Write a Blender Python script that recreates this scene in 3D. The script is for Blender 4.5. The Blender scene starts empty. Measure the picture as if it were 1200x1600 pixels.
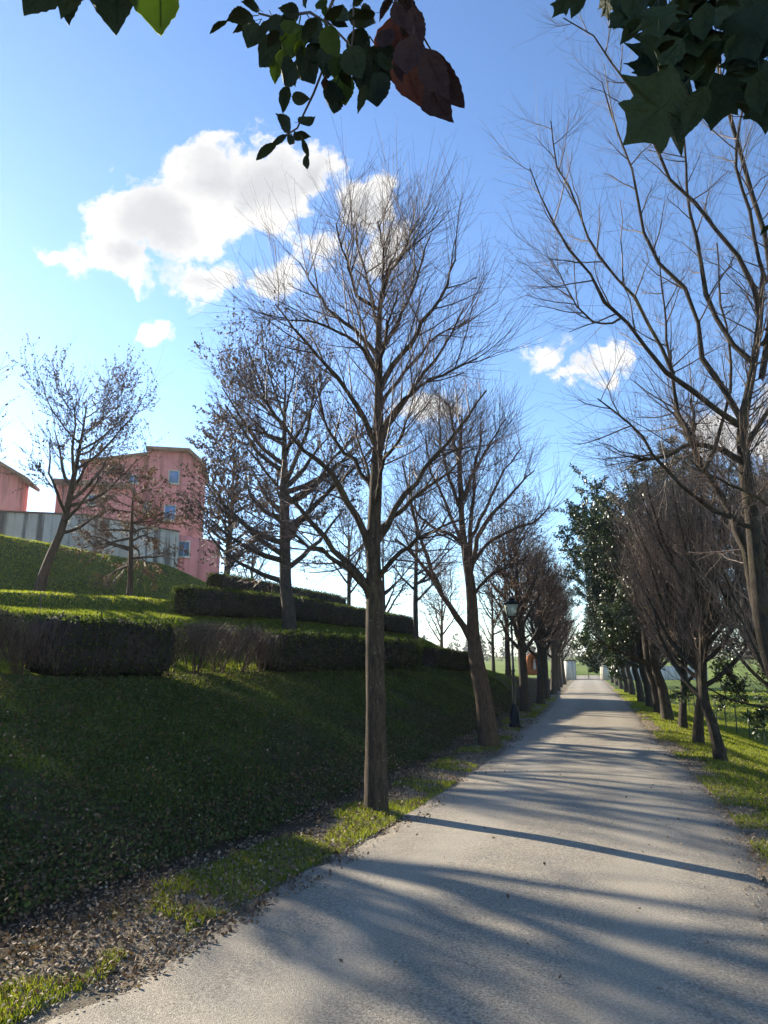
import bpy, math, random
import numpy as np
from mathutils import Vector, Matrix
PI = math.pi
SC = bpy.context.scene
COL = SC.collection
RS = np.random.RandomState

# ------------------------------------------------------------------ camera, sky, sun, exposure
CAM_H = 1.6
FPX = 1156.0                                  # focal length in photo pixels
PITCH = math.atan(245 / FPX)
cam = bpy.data.cameras.new('camera')
cam.sensor_fit = 'VERTICAL'; cam.sensor_height = 36.0; cam.lens = FPX / 1600 * 36.0
cam.clip_start = 0.05; cam.clip_end = 9000
camo = bpy.data.objects.new('camera', cam); COL.objects.link(camo)
camo.location = (0, 0, CAM_H); camo.rotation_euler = (PI / 2 + PITCH, 0, 0)
SC.camera = camo
SUN_AZ = math.radians(-47)                    # from +Y, negative = left
SUN_EL = math.radians(23.3)
SC.view_settings.view_transform = 'Standard'; SC.view_settings.look = 'None'
SC.view_settings.gamma = 1; SC.view_settings.use_curve_mapping = False
SC.view_settings.exposure = 1.65
SKY_STRENGTH = 0.066
sun = bpy.data.lights.new('sun', 'SUN'); sun.energy = 5.0; sun.angle = math.radians(0.5); sun.color = (1, .89, .71)
suno = bpy.data.objects.new('sun', sun); COL.objects.link(suno)
SUNDIR = Vector((math.sin(SUN_AZ) * math.cos(SUN_EL), math.cos(SUN_AZ) * math.cos(SUN_EL), math.sin(SUN_EL)))
suno.rotation_euler = SUNDIR.to_track_quat('Z', 'Y').to_euler()

CP, SP = math.cos(PITCH), math.sin(PITCH)
def ray(px, py):
    X = (px - 600) / FPX; Y = -(py - 800) / FPX
    return X, CP - SP * Y, SP + CP * Y
def at(px, py, Y):                            # a point of the place seen at photo pixel (px, py), Y metres ahead
    x, f, u = ray(px, py); t = Y / f
    return np.array((x * t, Y, CAM_H + u * t))
def ground_at(px, py, z=0.0):
    x, f, u = ray(px, py); t = (z - CAM_H) / u
    return x * t, f * t

def build_world():
    w = bpy.data.worlds.new('World'); SC.world = w; w.use_nodes = True
    nt = w.node_tree; nt.nodes.clear(); N = nt.nodes; Lk = nt.links
    out = N.new('ShaderNodeOutputWorld'); bg = N.new('ShaderNodeBackground'); bg.inputs[1].default_value = SKY_STRENGTH
    Lk.new(bg.outputs[0], out.inputs[0])
    sky = N.new('ShaderNodeTexSky'); sky.sky_type = 'NISHITA'; sky.sun_disc = False
    sky.sun_elevation = SUN_EL; sky.sun_rotation = SUN_AZ
    sky.air_density = 1.0; sky.dust_density = 0.05; sky.ozone_density = 3.0; sky.altitude = 0
    tc = N.new('ShaderNodeTexCoord'); D = tc.outputs['Generated']
    def vec(v):
        n = N.new('ShaderNodeCombineXYZ')
        for i in range(3): n.inputs[i].default_value = v[i]
        return n.outputs[0]
    def m(op, a, b=None, c=None, clamp=False):
        n = N.new('ShaderNodeMath'); n.operation = op; n.use_clamp = clamp
        for i, q in enumerate((a, b, c)):
            if q is None: continue
            if isinstance(q, (int, float)): n.inputs[i].default_value = q
            else: Lk.new(q, n.inputs[i])
        return n.outputs[0]
    def vm(op, a, b=None, out=0):
        n = N.new('ShaderNodeVectorMath'); n.operation = op
        for i, q in enumerate((a, b)):
            if q is None: continue
            if isinstance(q, (tuple, list)): n.inputs[i].default_value = q
            else: Lk.new(q, n.inputs[i])
        return n.outputs['Value' if out else 0]
    # tangent plane of the northern sky: u to the right, v up, about a fixed direction
    Fv = (0, CP, SP); Uv = (0, -SP, CP); Rv = (1, 0, 0)
    df = m('MAXIMUM', vm('DOT_PRODUCT', D, Fv, 1), 0.05)
    u = m('DIVIDE', vm('DOT_PRODUCT', D, Rv, 1), df); v = m('DIVIDE', vm('DOT_PRODUCT', D, Uv, 1), df)
    cb = N.new('ShaderNodeCombineXYZ'); Lk.new(u, cb.inputs[0]); Lk.new(v, cb.inputs[1])
    P = cb.outputs[0]
    def noise(scale, detail, rough, src=P, off=(0, 0, 0), color=False):
        n = N.new('ShaderNodeTexNoise'); n.inputs['Scale'].default_value = scale
        n.inputs['Detail'].default_value = detail; n.inputs['Roughness'].default_value = rough
        Lk.new(vm('ADD', src, off), n.inputs['Vector'])
        return n.outputs['Color' if color else 'Fac']
    warp = vm('SCALE', vm('SUBTRACT', noise(9, 5, .6, color=True), (.5, .5, .5)))
    warp.node.inputs['Scale'].default_value = .09
    PW = vm('ADD', P, warp)
    blobs = [(330, 285, 130, 100), (250, 340, 125, 95), (400, 290, 120, 85), (190, 405, 80, 48), (105, 398, 42, 24), (140, 415, 60, 26),
             (170, 425, 50, 20), (320, 425, 110, 44), (420, 435, 62, 36), (490, 270, 60, 48), (575, 330, 66, 52), (600, 380, 60, 40),
             (500, 370, 50, 30), (250, 513, 32, 24), (865, 540, 52, 32), (925, 572, 58, 32), (945, 598, 22, 20), (1150, 690, 100, 45),
             (1240, 640, 120, 60), (690, 640, 72, 34), (-250, 250, 160, 70), (-420, 480, 120, 50), (1600, 300, 200, 80), (1500, 560, 150, 50), (300, -420, 220, 100), (1100, -500, 180, 80)]
    acc = None
    for bx, by, rx, ry in blobs:
        c = ((bx - 600) / FPX, -(by - 800) / FPX, 0)
        dd = vm('MULTIPLY', vm('SUBTRACT', PW, c), (FPX / rx, FPX / ry, 0))
        l = m('SUBTRACT', 1.0, vm('LENGTH', dd, None, 1))
        # large clouds keep soft edges: weigh by size
        l = m('MULTIPLY', l, max(.55, min(rx, ry) / 60.0) if min(rx, ry) < 60 else 1.0)
        acc = l if acc is None else m('SMOOTH_MAX', acc, l, .12)
    n1 = noise(16, 8, .62, PW, (3.1, 1.7, 0)); n2 = noise(6, 4, .5, P, (7.7, 2.2, 0))
    dens = m('ADD', acc, m('MULTIPLY', m('SUBTRACT', n1, .53), 2.0))
    mr = N.new('ShaderNodeMapRange'); mr.interpolation_type = 'SMOOTHSTEP'
    Lk.new(dens, mr.inputs[0]); mr.inputs[1].default_value = -0.02; mr.inputs[2].default_value = 0.34
    alpha = m('MULTIPLY', mr.outputs[0], m('GREATER_THAN', vm('DOT_PRODUCT', D, Fv, 1), .1))
    # the thick middle of a cloud is greyer than its rim
    mr2 = N.new('ShaderNodeMapRange'); mr2.interpolation_type = 'SMOOTHSTEP'
    Lk.new(m('ADD', m('MULTIPLY', acc, .9), m('SUBTRACT', m('ADD', n2, m('MULTIPLY', n1, .6)), .75)), mr2.inputs[0])
    mr2.inputs[1].default_value = .1; mr2.inputs[2].default_value = .85
    cc = N.new('ShaderNodeMix'); cc.data_type = 'RGBA'
    Lk.new(mr2.outputs[0], cc.inputs[0]); cc.inputs[6].default_value = (5.6, 5.5, 5.35, 1); cc.inputs[7].default_value = (3.3, 3.4, 3.6, 1)
    mix = N.new('ShaderNodeMix'); mix.data_type = 'RGBA'
    gm = N.new('ShaderNodeGamma'); gm.inputs[1].default_value = 1.2; Lk.new(sky.outputs[0], gm.inputs[0])
    Lk.new(alpha, mix.inputs[0]); Lk.new(gm.outputs[0], mix.inputs[6]); Lk.new(cc.outputs[2], mix.inputs[7])
    Lk.new(mix.outputs[2], bg.inputs[0])
build_world()

# ------------------------------------------------------------------ materials
def hexc(c): return (c[0], c[1], c[2], 1)
class NB:
    def __init__(self, name):
        self.m = bpy.data.materials.new(name); self.m.use_nodes = True
        self.nt = self.m.node_tree; self.N = self.nt.nodes; self.L = self.nt.links
        self.b = self.N['Principled BSDF']; self.out = self.N['Material Output']
        self.tc = self.N.new('ShaderNodeTexCoord')
    def set(self, **k):
        for a, v in k.items(): self.b.inputs[a.replace('_', ' ')].default_value = v
        return self
    def link(self, a, b): self.L.new(a, b)
    def noise(self, scale, detail=4, rough=.55, vec=None, stretch=None, dist=0):
        n = self.N.new('ShaderNodeTexNoise'); n.inputs['Scale'].default_value = scale
        n.inputs['Detail'].default_value = detail; n.inputs['Roughness'].default_value = rough; n.inputs['Distortion'].default_value = dist
        v = vec or self.tc.outputs['Object']
        if stretch:
            mp = self.N.new('ShaderNodeMapping'); mp.inputs['Scale'].default_value = stretch
            self.L.new(v, mp.inputs[0]); v = mp.outputs[0]
        self.L.new(v, n.inputs['Vector']); return n.outputs['Fac']
    def voro(self, scale, feat='F1', out='Distance'):
        n = self.N.new('ShaderNodeTexVoronoi'); n.inputs['Scale'].default_value = scale; n.feature = feat
        self.L.new(self.tc.outputs['Object'], n.inputs['Vector']); return n.outputs[out]
    def ramp(self, fac, stops):
        r = self.N.new('ShaderNodeValToRGB'); e = r.color_ramp.elements
        while len(e) < len(stops): e.new(.5)
        for i, (p, c) in enumerate(stops):
            e[i].position = p; e[i].color = hexc(c)
        self.L.new(fac, r.inputs[0]); return r.outputs[0]
    def mix(self, fac, a, b, mode='MIX'):
        n = self.N.new('ShaderNodeMix'); n.data_type = 'RGBA'; n.blend_type = mode
        if isinstance(fac, (int, float)): n.inputs[0].default_value = fac
        else: self.L.new(fac, n.inputs[0])
        for i, q in ((6, a), (7, b)):
            if isinstance(q, tuple): n.inputs[i].default_value = hexc(q)
            else: self.L.new(q, n.inputs[i])
        return n.outputs[2]
    def math(self, op, a, b=0.0, clamp=False):
        n = self.N.new('ShaderNodeMath'); n.operation = op; n.use_clamp = clamp
        for i, q in enumerate((a, b)):
            if isinstance(q, (int, float)): n.inputs[i].default_value = q
            else: self.L.new(q, n.inputs[i])
        return n.outputs[0]
    def rng(self, v, a, b, c=0., d=1.):
        n = self.N.new('ShaderNodeMapRange'); n.interpolation_type = 'SMOOTHSTEP'; self.L.new(v, n.inputs[0])
        for i, q in enumerate((a, b, c, d)): n.inputs[i + 1].default_value = q
        return n.outputs[0]
    def attr(self, name, out='Fac'):
        n = self.N.new('ShaderNodeAttribute'); n.attribute_name = name; return n.outputs[out]
    def color(self, c):
        if isinstance(c, tuple): self.b.inputs['Base Color'].default_value = hexc(c)
        else: self.L.new(c, self.b.inputs['Base Color'])
        return self
    def bump(self, h, strength=.5, dist=.02):
        n = self.N.new('ShaderNodeBump'); n.inputs['Strength'].default_value = strength; n.inputs['Distance'].default_value = dist
        self.L.new(h, n.inputs['Height']); self.L.new(n.outputs[0], self.b.inputs['Normal']); return self
    def translucent(self, col, fac):
        t = self.N.new('ShaderNodeBsdfTranslucent'); mx = self.N.new('ShaderNodeMixShader'); mx.inputs[0].default_value = fac
        if isinstance(col, tuple): t.inputs[0].default_value = hexc(col)
        else: self.L.new(col, t.inputs[0])
        self.L.new(self.b.outputs[0], mx.inputs[1]); self.L.new(t.outputs[0], mx.inputs[2]); self.L.new(mx.outputs[0], self.out.inputs[0])
        return self

def m_bark(name, c0, c1, moss=(.10, .10, .03), mfac=.35, lichen=None):
    n = NB(name); a = n.noise(9, 6, .65, stretch=(3, 3, .7)); c = n.ramp(a, [(.3, c0), (.7, c1)])
    b = n.noise(1.6, 5, .7); c = n.mix(n.rng(b, .52, .72, 0, mfac), c, moss)
    if lichen: c = n.mix(n.rng(n.noise(26, 3, .6), .63, .70, 0, .75), c, lichen)
    n.color(c).set(Roughness=.9, Specular_IOR_Level=.2); n.bump(n.noise(38, 6, .7, stretch=(2.5, 2.5, .8)), .9, .03); return n.m
def m_twig(name, c0, c1, rough=.6):
    n = NB(name); n.color(n.ramp(n.attr('rnd'), [(0, c0), (1, c1)])).set(Roughness=rough, Specular_IOR_Level=.35); return n.m
def m_leaf(name, stops, trans, rough=.5, tboost=1.6, spec=.4):
    n = NB(name); c = n.ramp(n.attr('rnd'), stops)
    n.color(c).set(Roughness=rough, Specular_IOR_Level=spec)
    n.translucent(n.mix(1.0, c, (tboost, tboost, tboost * .5), 'MULTIPLY'), trans); return n.m

M = {}
M['bark_lime'] = m_bark('bark_lime', (.024, .018, .013), (.105, .075, .05), (.11, .085, .03), .6, (.22, .20, .17))
M['bark_dark'] = m_bark('bark_dark', (.03, .026, .022), (.10, .082, .066), (.07, .07, .025), .5)
M['bark_moss'] = m_bark('bark_moss', (.018, .015, .012), (.075, .06, .045), (.09, .085, .02), .7, (.20, .19, .15))
M['bark_warm'] = m_bark('bark_warm', (.045, .030, .022), (.14, .09, .06), (.10, .08, .03), .3)
M['twig_lime'] = m_twig('twig_lime', (.05, .033, .028), (.17, .105, .085))
M['twig_brown'] = m_twig('twig_brown', (.045, .030, .025), (.15, .10, .075))
M['twig_grey'] = m_twig('twig_grey', (.06, .052, .046), (.20, .165, .14))
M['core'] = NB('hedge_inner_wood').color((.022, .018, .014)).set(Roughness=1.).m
M['twig_pale'] = m_twig('twig_pale', (.10, .07, .055), (.34, .25, .19))
M['dry_leaf'] = m_leaf('dry_leaf', [(0, (.04, .026, .026)), (.5, (.085, .055, .052)), (1, (.15, .10, .09))], .14, .7)
M['dry_leaf_warm'] = m_leaf('dry_leaf_warm', [(0, (.07, .04, .03)), (.5, (.13, .075, .05)), (1, (.20, .13, .09))], .16, .7)
M['oak_leaf'] = m_leaf('oak_leaf', [(0, (.012, .028, .012)), (.6, (.03, .055, .024)), (1, (.065, .09, .045))], .12, .38, 1.6, .5)
M['hedge_leaf'] = m_leaf('hedge_leaf', [(0, (.010, .018, .006)), (.6, (.026, .042, .010)), (1, (.075, .10, .02))], .32, .75, 2.2, .15)
M['grass'] = m_leaf('grass', [(0, (.06, .09, .010)), (.6, (.14, .17, .012)), (1, (.25, .24, .035))], .44, .6, 2.0)
M['ivy'] = m_leaf('ivy', [(0, (.026, .038, .013)), (.6, (.058, .078, .022)), (.8, (.075, .095, .032)), (.82, (.07, .045, .025)), (1, (.13, .08, .045))], .12, .75, spec=.12)
M['litter'] = m_leaf('litter', [(0, (.07, .04, .025)), (.5, (.14, .085, .05)), (.85, (.24, .165, .105)), (1, (.40, .31, .22))], .1, .75)

# ------------------------------------------------------------------ object helpers
def props(o, label=None, cat=None, group=None, kind=None):
    if label: o['label'] = label
    if cat: o['category'] = cat
    if group: o['group'] = group
    if kind: o['kind'] = kind
    return o
def thing(name, label, cat, loc=(0, 0, 0), rz=0, group=None):
    o = bpy.data.objects.new(name, None); COL.objects.link(o); o.empty_display_size = .2
    o.location = tuple(float(c) for c in loc); o.rotation_euler = (0, 0, rz)
    return props(o, label, cat, group)
class Acc:
    def __init__(self): self.v = []; self.f = []; self.r = []; self.n = 0
    def add(self, V, F, rnd=None):
        V = np.asarray(V, float).reshape(-1, 3); self.v.append(V)
        for g in (F if isinstance(F, list) and len(F) and isinstance(F[0], np.ndarray) else [np.asarray(F, int)]): self.f.append(g + self.n)
        self.r.append(np.zeros(len(V)) if rnd is None else np.broadcast_to(rnd, (len(V),)).astype(float)); self.n += len(V)
    def mesh(self, name, mat, smooth=True):
        me = bpy.data.meshes.new(name)
        V = np.concatenate(self.v).astype(np.float32)
        sizes = np.concatenate([np.full(len(g), g.shape[1], np.int32) for g in self.f]); idx = np.concatenate([g.ravel() for g in self.f]).astype(np.int32)
        me.vertices.add(len(V)); me.vertices.foreach_set('co', V.ravel())
        me.loops.add(len(idx)); me.loops.foreach_set('vertex_index', idx)
        me.polygons.add(len(sizes)); st = np.concatenate(([0], np.cumsum(sizes)[:-1])).astype(np.int32)
        me.polygons.foreach_set('loop_start', st); me.polygons.foreach_set('loop_total', sizes)
        if smooth: me.polygons.foreach_set('use_smooth', np.ones(len(sizes), bool))
        me.update(calc_edges=True)
        a = me.attributes.new('rnd', 'FLOAT', 'POINT'); a.data.foreach_set('value', np.concatenate(self.r).astype(np.float32))
        me.materials.append(mat); return me
    def obj(self, name, mat, parent=None, smooth=True, origin=None, **k):
        if origin is not None:
            o3 = np.asarray(origin, float); self.v = [v - o3 for v in self.v]
        o = bpy.data.objects.new(name, self.mesh(name, mat, smooth)); COL.objects.link(o)
        if origin is not None: o.location = tuple(float(c) for c in origin)
        if parent is not None: o.parent = parent
        return props(o, **k)
def box(acc, x0, x1, y0, y1, z0, z1, rnd=0):
    V = [(x, y, z) for x in (x0, x1) for y in (y0, y1) for z in (z0, z1)]
    acc.add(V, [(0, 1, 3, 2), (4, 6, 7, 5), (0, 4, 5, 1), (2, 3, 7, 6), (0, 2, 6, 4), (1, 5, 7, 3)], rnd)
def bevel(o, w=.01, seg=2):
    md = o.modifiers.new('bevel', 'BEVEL'); md.width = w; md.segments = seg; md.limit_method = 'ANGLE'; return o
def lathe(acc, prof, n=16, c=(0, 0, 0), rnd=0):
    a = np.arange(n) / n * 2 * PI; K = len(prof)
    V = np.array([[(r * math.cos(t) + c[0], r * math.sin(t) + c[1], z + c[2]) for t in a] for r, z in prof]).reshape(-1, 3)
    F = [(k * n + i, k * n + (i + 1) % n, (k + 1) * n + (i + 1) % n, (k + 1) * n + i) for k in range(K - 1) for i in range(n)]
    acc.add(V, F, rnd)
def nrm(v): return v / np.maximum(np.linalg.norm(v, axis=-1, keepdims=True), 1e-9)
def tubes(acc, P, R, S=3, rnd=None, lump=0, rs=None):
    P = np.asarray(P, float); R = np.asarray(R, float)
    if P.ndim == 2: P = P[None]; R = R[None]
    Mn, K, _ = P.shape
    T = nrm(np.gradient(P, axis=1)); mean = nrm(P[:, -1] - P[:, 0])
    ref = np.where(np.abs(mean[:, 2:3]) > .8, np.array([[1., 0, 0]]), np.array([[0., 0, 1.]])); ref = nrm(np.cross(mean, ref))
    N1 = nrm(ref[:, None] - (ref[:, None] * T).sum(-1, keepdims=True) * T); B = np.cross(T, N1)
    a = np.arange(S) / S * 2 * PI
    RR = R[:, :, None, None] * np.ones((1, 1, S, 1))
    if lump and rs is not None: RR = RR * (1 + lump * rs.randn(Mn, K, S, 1))
    V = P[:, :, None] + RR * (np.cos(a)[None, None, :, None] * N1[:, :, None] + np.sin(a)[None, None, :, None] * B[:, :, None])
    k = np.arange(K - 1)[:, None]; s = np.arange(S)[None]
    q = np.stack([k * S + s, k * S + (s + 1) % S, (k + 1) * S + (s + 1) % S, (k + 1) * S + s], -1).reshape(-1, 4)
    F = (np.arange(Mn)[:, None, None] * K * S + q[None]).reshape(-1, 4)
    rn = 0 if rnd is None else np.repeat(np.broadcast_to(rnd, (Mn,)), K * S)
    acc.add(V.reshape(-1, 3), F, rn)
def smooth_line(pts, K):
    P = np.array(pts, float)
    if len(P) == 2: return P[0] + (P[1] - P[0]) * np.linspace(0, 1, K)[:, None]
    Q = np.vstack([2 * P[0] - P[1], P, 2 * P[-1] - P[-2]]); out = []
    for i in range(len(P) - 1):
        a, b, c, d = Q[i:i + 4]
        for t in np.linspace(0, 1, 8, endpoint=False):
            out.append(.5 * ((2 * b) + (-a + c) * t + (2 * a - 5 * b + 4 * c - d) * t * t + (-a + 3 * b - 3 * c + d) * t ** 3))
    out.append(P[-1]); out = np.array(out)
    s = np.concatenate(([0], np.cumsum(np.linalg.norm(np.diff(out, axis=0), axis=1)))); u = np.linspace(0, s[-1], K)
    return np.stack([np.interp(u, s, out[:, i]) for i in range(out.shape[1])], 1)
def grow(rs, PP, RR, n, L, ang=(35, 60), up=.3, K=5, wig=.04, t0=.2, t1=1, rr=.01, tip=.35, fall=.4, out=None, outw=0):
    """children of every parent line: n each, length L=(a,b), leaving at ang degrees, then bending upwards"""
    Mn, KP, _ = PP.shape; idx = np.repeat(np.arange(Mn), n); C = len(idx)
    t = t0 + (t1 - t0) * ((np.tile(np.arange(n), Mn) + rs.rand(C)) / n)
    x = t * (KP - 1); i0 = np.minimum(x.astype(int), KP - 2); fr = (x - i0)[:, None]
    pos = PP[idx, i0] * (1 - fr) + PP[idx, i0 + 1] * fr; tan = nrm(PP[idx, i0 + 1] - PP[idx, i0])
    pr = RR[idx, i0] * (1 - fr[:, 0]) + RR[idx, i0 + 1] * fr[:, 0]
    V = rs.randn(C, 3); V = nrm(V - (V * tan).sum(1, keepdims=True) * tan)
    if out is not None:
        o = nrm(pos - out); V = nrm(V + outw * (o - (o * tan).sum(1, keepdims=True) * tan))
    A = np.radians(ang[0] + (ang[1] - ang[0]) * rs.rand(C))[:, None]
    d = np.cos(A) * tan + np.sin(A) * V
    ln = (L[0] + (L[1] - L[0]) * rs.rand(C)) * (1 - fall * t)
    s = np.linspace(0, 1, K)[None, :, None]; ln3 = ln[:, None, None]
    P = pos[:, None] + d[:, None] * s * ln3 + np.array([0, 0, 1.]) * (up * s * s * ln3)
    w = np.cumsum(rs.randn(C, K, 3) * wig, axis=1) * ln3 * s; P = P + w
    r0 = np.minimum(rr, .75 * pr); R = r0[:, None] * (1 - (1 - tip) * np.linspace(0, 1, K)[None])
    return P, R
def leaves(acc, rs, pos, L, W, hang=.6, fold=.25, dirs=None, flat=0):
    C = len(pos); d = rs.randn(C, 3); d[:, 2] -= hang * 2
    if dirs is not None: d = dirs + .35 * rs.randn(C, 3)
    d = nrm(d); n = rs.randn(C, 3); n[:, 2] += flat * 3; s = nrm(np.cross(d, n)); nn = np.cross(s, d)
    l = (L[0] + (L[1] - L[0]) * rs.rand(C))[:, None]; w = l * W * .5
    V = np.stack([pos, pos + d * l * .45 + s * w + nn * w * fold, pos + d * l, pos + d * l * .5 - s * w + nn * w * fold], 1).reshape(-1, 3)
    F = np.arange(C * 4).reshape(-1, 4)
    acc.add(V, F, np.repeat(rs.rand(C), 4))
def along(rs, P, n, t0=.3):
    Mn, K, _ = P.shape; idx = rs.randint(0, Mn, n); t = (t0 + (1 - t0) * rs.rand(n)) * (K - 1); i = np.minimum(t.astype(int), K - 2); f = (t - i)[:, None]
    return P[idx, i] * (1 - f) + P[idx, i + 1] * f
def vnoise(x, y, sc, seed=0):
    x = np.asarray(x) / sc; y = np.asarray(y) / sc; xi = np.floor(x).astype(int); yi = np.floor(y).astype(int); fx = x - xi; fy = y - yi
    def h(a, b):
        k = (a * 374761393 + b * 668265263 + seed * 1274126177) & 0x7fffffff; k = ((k ^ (k >> 13)) * 1103515245) & 0x7fffffff
        return ((k ^ (k >> 16)) & 0xffff) / 65535.
    fx = fx * fx * (3 - 2 * fx); fy = fy * fy * (3 - 2 * fy)
    return (h(xi, yi) * (1 - fx) + h(xi + 1, yi) * fx) * (1 - fy) + (h(xi, yi + 1) * (1 - fx) + h(xi + 1, yi + 1) * fx) * fy - .5
def sst(a, b, x): t = np.clip((x - a) / (b - a), 0, 1); return t * t * (3 - 2 * t)

# ------------------------------------------------------------------ terrain
LY = np.array([-30, -5, 0, 3.8, 7, 8.6, 11.1, 14.1, 24.5, 43.3, 107.7, 300, 4000.]); LX = np.array([-15, -5.2, -3.3, -1.71, -.42, .22, 1.0, 1.9, 4.72, 9.85, 27.0, 78, 1070.])
RY = np.array([-30, -5, 0, 6, 9.1, 13.7, 21.8, 26.1, 43.3, 114, 300, 4000.]); RX = np.array([-10.6, -1.1, .75, 2.95, 3.98, 5.25, 7.45, 8.72, 13.5, 32.8, 84, 1080.])
CY = np.array([-30, -10, 10.7, 26, 36, 45, 70, 110, 300, 4000.]); CX = np.array([-22.2, -13.9, -5.4, .93, 4.9, 7.9, 14.8, 25.0, 74, 1064.])
def sm_interp(Y, A, B):                       # piecewise line, rounded
    return (np.interp(Y - .8, A, B) + np.interp(Y, A, B) + np.interp(Y + .8, A, B)) / 3
def XL(Y): return sm_interp(Y, LY, LX)
def XR(Y): return sm_interp(Y, RY, RX)
def XC(Y): return sm_interp(Y, CY, CX)
PD = np.array([0, 1.2, 3.2, 4.1, 4.75, 8.8, 13.3, 14.6, 22, 60, 4000.]); PZ = np.array([1.42, 1.72, 2.60, 2.70, 3.05, 3.20, 5.62, 5.75, 5.9, 7.6, 40.])
def terrain(x, Y, rough=True):
    x = np.asarray(x, float); Y = np.asarray(Y, float)
    xl, xr, xc = XL(Y), XR(Y), XC(Y)
    far = np.clip(Y - 110, 0, None) * .0225 - np.clip(Y - 650, 0, None) * .02
    # left side
    q = (xl - x) * .95; d = (xc - x) * .92
    h = np.interp(Y, [-30, 10.7, 26, 45, 70, 110, 200], [1.35, 1.42, 1.6, 1.15, .7, .25, 0.1])
    t = np.clip((q - .9) / np.maximum((q - .9) - np.minimum(d, 0), .3), 0, 1)
    zb = h * np.sin(np.clip(t, 0, 1) * PI / 2) ** 1.15 * np.where(q > .9, 1, 0)
    prof = np.interp(d, PD, PZ) - 1.42 + .028 * np.clip((Y - 10.7) / .92, -30, 42) * sst(0, 5, d)
    up = prof * (1 - sst(37, 52, Y + .25 * np.minimum(d, 14) - 3.3 * (d > 40)))
    zl = np.where(d > 0, h + up, zb) + .03 * sst(0, .5, q) * (1 - sst(.7, 1.2, q))
    # right side
    p = (x - xr) * .95
    zr = -np.interp(p, [0, .6, 1.2, 4.0, 5.5, 4000], [0, .02, .12, 1.0, 1.15, 1.15]) * (1 - sst(60, 100, Y)) + .006 * np.clip(p - 12, 0, 200) 
    z = np.where(x < xl, zl, np.where(x > xr, zr, -.012)) + far
    if rough:
        off = np.clip(np.maximum(q, p), 0, 1)
        z = z + off * (.10 * vnoise(x, Y, 1.7, 1) + .045 * vnoise(x, Y, .55, 2)) + (off > 0) * .02 * vnoise(x, Y, .2, 5)
    return z
def TZ(x, y): return float(terrain(np.array([x]), np.array([y]))[0])

def m_ground():
    n = NB('ground_soil'); big = n.noise(.9, 5, .6); mid = n.noise(7, 6, .7); fine = n.noise(70, 5, .7)
    g = n.ramp(mid, [(.3, (.035, .058, .012)), (.55, (.065, .10, .018)), (.75, (.11, .14, .03))])
    far = n.ramp(n.noise(.05, 3, .5), [(.35, (.09, .15, .018)), (.65, (.16, .20, .04))]); far = n.mix(n.rng(n.noise(.9, 5, .7), .5, .75, 0, .45), far, (.15, .14, .06))
    g = n.mix(n.attr('far'), g, far)
    soil = n.ramp(fine, [(.3, (.035, .028, .018)), (.6, (.085, .065, .042)), (.8, (.16, .12, .075))])
    dry = n.ramp(fine, [(.3, (.11, .09, .062)), (.55, (.24, .20, .145)), (.75, (.42, .365, .28))])
    f1 = n.rng(n.math('ADD', n.attr('soil'), n.math('MULTIPLY', n.math('SUBTRACT', mid, .5), 1.3)), .35, .65)
    f2 = n.rng(n.math('ADD', n.attr('dry'), n.math('MULTIPLY', n.math('SUBTRACT', mid, .5), 1.3)), .4, .6)
    c = n.mix(f2, n.mix(f1, g, soil), dry)
    n.color(c).set(Roughness=.95, Specular_IOR_Level=.1); n.bump(n.math('ADD', fine, mid), .8, .04); return n.m
M['ground'] = m_ground()
def build_ground():
    Ys = np.concatenate([np.arange(-24, 1, .8), np.arange(1, 30, .16), np.arange(30, 60, .45), np.arange(60, 130, 1.5), np.geomspace(132, 4000, 60)])
    ql = np.concatenate([np.arange(0, 1.6, .12), np.arange(1.6, 18, .22), np.geomspace(18.4, 3000, 70)])
    qr = np.concatenate([np.arange(0, 1.6, .12), np.arange(1.6, 6, .22), np.geomspace(6.4, 3000, 60)])
    cols = np.concatenate([-ql[::-1] - 1, np.linspace(-.8, .8, 6), qr + 1])
    Yg, Cg = np.meshgrid(Ys, cols, indexing='ij'); xl = XL(Yg); xr = XR(Yg)
    X = np.where(Cg <= -1, xl + (Cg + 1) / .95, np.where(Cg >= 1, xr + (Cg - 1) / .95, xl + (xr - xl) * (Cg * .5 + .5)))
    Z = terrain(X, Yg)
    V = np.stack([X, Yg, Z], -1).reshape(-1, 3); nr, nc = Yg.shape
    i = np.arange(nr - 1)[:, None]; j = np.arange(nc - 1)[None]
    F = np.stack([i * nc + j, i * nc + j + 1, (i + 1) * nc + j + 1, (i + 1) * nc + j], -1).reshape(-1, 4)
    a = Acc(); a.add(V, F); o = a.obj('ground', M['ground'], kind='structure')
    x, y = V[:, 0], V[:, 1]; q = (XL(y) - x) * .95; p = (x - XR(y)) * .95; d = (XC(y) - x) * .92
    soil = np.where(q > 0, np.interp(q, [0, .3, .9, 3.2, 5.2], [.45, .5, .8, .4, .15]) * (d < 0) + .12 * (d >= 0), np.interp(p, [0, .3, .8], [.7, .35, .05]))
    dry = np.where(q > 0, np.interp(q, [0, .3, .65, 1.], [1., .75, .35, 0.]), np.interp(p, [0, .25, .6], [1, .6, 0.]))
    dry = np.where((q <= 0) & (p <= 0), 1., dry) * (y < 131); soil = soil * (y < 131); farr = sst(70, 130, y)
    for nm, val in (('soil', soil), ('dry', dry), ('far', farr)):
        at_ = o.data.attributes.new(nm, 'FLOAT', 'POINT'); at_.data.foreach_set('value', val.astype(np.float32))
build_ground()

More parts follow.
